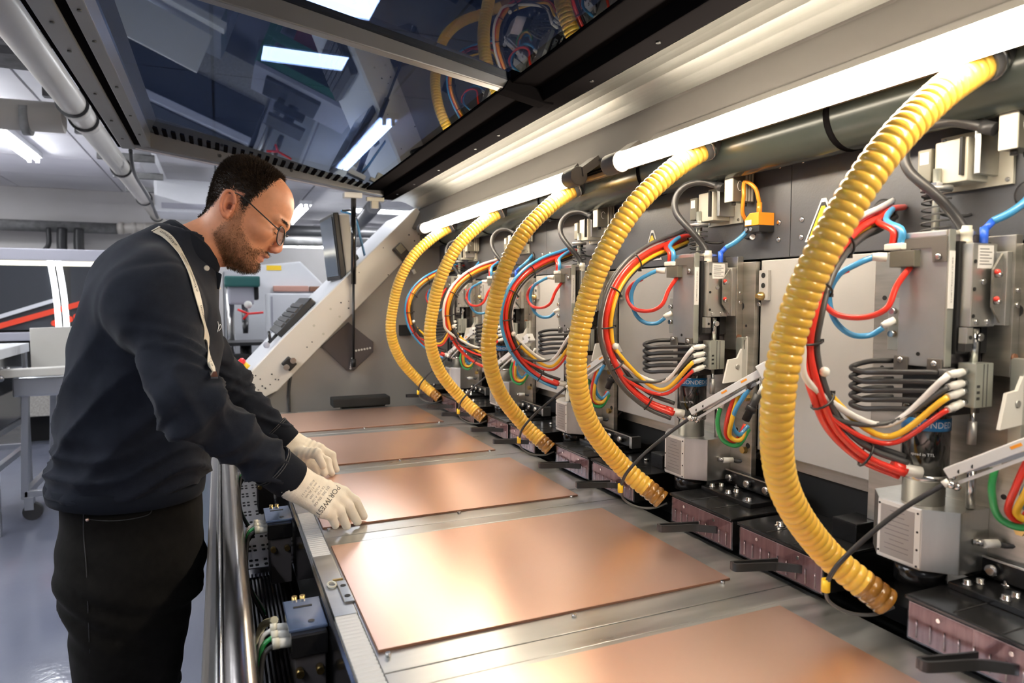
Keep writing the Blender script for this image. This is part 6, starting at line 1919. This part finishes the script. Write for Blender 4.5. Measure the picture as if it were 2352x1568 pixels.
for s_ in (-1, 1):
    y = YM + s_ * 0.108
    sh = MB()
    secs = [(-0.345, 0.030, 0.055, 0.05), (-0.33, 0.036, 0.075, 0.085), (-0.28, 0.040, 0.10, 0.10), (-0.22, 0.042, 0.095, 0.09), (-0.15, 0.047, 0.065, 0.06), (-0.09, 0.045, 0.05, 0.045), (-0.06, 0.030, 0.035, 0.03)]
    vs, fs = [], []
    for x, hw, ht, _ in secs:
        aa_ = np.linspace(0, 2 * math.pi, 17)[:-1]
        zc = ht / 2 + 0.002
        vs.append(np.stack([np.full(16, x), y + hw * np.sign(np.cos(aa_)) * np.abs(np.cos(aa_)) ** 0.7, zc + (ht / 2) * np.sign(np.sin(aa_)) * np.abs(np.sin(aa_)) ** 0.7], 1))
    for i in range(len(secs) - 1):
        for k in range(16):
            fs.append((i * 16 + k, i * 16 + (k + 1) % 16, (i + 1) * 16 + (k + 1) % 16, (i + 1) * 16 + k))
    fs += [tuple(range(16)), tuple(range(16 * (len(secs) - 1), 16 * len(secs)))]
    sh.add(np.vstack(vs), fs, True).build('shoe', 'shoe', man)

# ---------------- gloves
def glove(label_, wrist, elbow, mcp, pip, tips, thumb, name='glove'):
    h = 0.0020
    allp = np.vstack([wrist + (elbow - wrist) * 0.25, mcp, pip, tips, thumb])
    lo, hi = allp.min(0) - 0.05, allp.max(0) + 0.04
    g = grid(lo, hi, h)
    wc = wrist + (elbow - wrist) * 0.15
    f = s_cap(g, wc, wrist, 0.0305, 0.030)
    pc_ = mcp.mean(0)
    palm = None
    for k in range(4):
        a = wrist + (mcp[k] - pc_) * 0.55
        c = s_cap(g, a, mcp[k], 0.0185, 0.0150)
        palm = c if palm is None else smin(palm, c, 0.020)
    f = smin(f, palm, 0.025)
    rf = [0.0112, 0.0118, 0.0112, 0.0102]
    for k in range(4):
        fing = smin(s_cap(g, mcp[k], pip[k], rf[k] * 1.12, rf[k]), s_cap(g, pip[k], tips[k], rf[k], rf[k] * 0.82), 0.004)
        f = smin(f, fing, 0.0065 if k == 0 else 0.0058)
    th = smin(s_cap(g, thumb[0], thumb[1], 0.0175, 0.0130), s_cap(g, thumb[1], thumb[2], 0.0125, 0.0100), 0.005)
    f = smin(f, th, 0.010)
    V, F = surface_nets(f, lo, h)
    def gd(p, n):
        t, q = seg_t(p, wrist, pc_)
        D = 0.0007 * wr(p, (120, 90, 140), 0.2)
        D += 0.0011 * np.clip(1 - np.abs(t - 0.75) * 2.2, 0, 1) * np.sin(t * 30 + p @ np.array([60.0, -90.0, 40.0]))
        D += 0.0009 * np.exp(-((t + 0.35) / 0.3) ** 2) * np.sin(t * 75)
        return D
    o = net_mesh(name, V, F, 'glove', man, 2, disp=gd)
    o['label'] = label_
    u, w_, d = frame(wrist - elbow)
    aa_ = np.linspace(0, 2 * math.pi, 25)[:-1]
    MB().tube(wc + 0.0300 * np.cos(aa_)[:, None] * u + 0.0300 * np.sin(aa_)[:, None] * w_, 0.0028, 6, closed=True).build('glove_cuff', 'glove', o)
    return o


tips = np.array([P(835, 1189, Y=1.496), P(820, 1201, Y=1.468), P(796, 1208, Y=1.450), P(771, 1206, Y=1.434)]); tips[:, 2] = np.maximum(tips[:, 2], 0.9335)
mcp = np.array([P(788, 1133, Y=1.478), P(774, 1146, Y=1.456), P(758, 1160, Y=1.432), P(742, 1174, Y=1.410)])
pip_ = mcp * 0.52 + tips * 0.48 + np.array([[0.004, 0, 0.009], [0.004, 0, 0.009], [0.004, -0.002, 0.009], [0.003, -0.003, 0.008]])
thumb = np.array([P(715, 1125, Y=1.475), P(760, 1160, Y=1.515), P(800, 1190, Y=1.525)]); thumb[2][2] = 0.934
gR = glove('white glove with printed back on the right hand', GWR, ER, mcp, pip_, tips, thumb)
tipsL = np.array([P(772, 1078, Y=1.945), P(761, 1086, Y=1.908), P(745, 1088, Y=1.902), P(728, 1086, Y=1.905)]); tipsL[:, 2] = np.maximum(tipsL[:, 2], 0.9335)
mcpL = np.array([P(733, 1030, Y=1.955), P(722, 1044, Y=1.944), P(711, 1056, Y=1.932), P(700, 1066, Y=1.922)])
pipL = mcpL * 0.45 + tipsL * 0.55 + np.array([[0.010, 0.006, 0.012], [0.010, 0.004, 0.008], [0.008, 0.002, 0.006], [0.006, 0.0, 0.005]])
thumbL = np.array([P(692, 1040, Y=1.915), P(728, 1040, Y=1.888), P(741, 1070, Y=1.880)])
gL = glove('plain white glove on the left hand', GWL, EL, mcpL, pipL, tipsL, thumbL)
# print on the right glove, laid onto its surface
gbv = BVHTree.FromPolygons([tuple(v.co + Vector(WORLD[gR.name])) for v in gR.data.vertices], [tuple(p.vertices) for p in gR.data.polygons])
def glove_text(txt, cx, cy, ang, size_px, mname='print_grey', name='glove_print'):
    v, f = text_mesh(txt, 1.0)
    c_, s_ = math.cos(ang), math.sin(ang)
    out = []
    for x, y, _ in v:
        X, Y = x * size_px, -y * size_px
        px, py = cx + X * c_ - Y * s_, cy + X * s_ + Y * c_
        r = ray(px, py); r /= np.linalg.norm(r)
        h_ = gbv.ray_cast(Vector(CAM), Vector(r), 4.0)
        if h_[0] is None:
            return
        out.append(np.array(h_[0]) - r * 0.0009)
    MB().add(np.array(out), f).build(name, mname, gR)
ang = math.radians(127)
glove_text('PORT', 765, 1133, ang, 17, 'print_black'); glove_text('WEST', 741, 1166, ang, 17, 'print_black')
for k, tx in enumerate(('EN 388  EN 420', 'CE 0120  A 120', '4131X   N09', 'size 9 / XL knit', 'A120  12  4.1.3.1')):
    glove_text(tx, 741 - 8 * k - 2, 1139 - 4.5 * k, ang, 7.0 if k else 8.5)
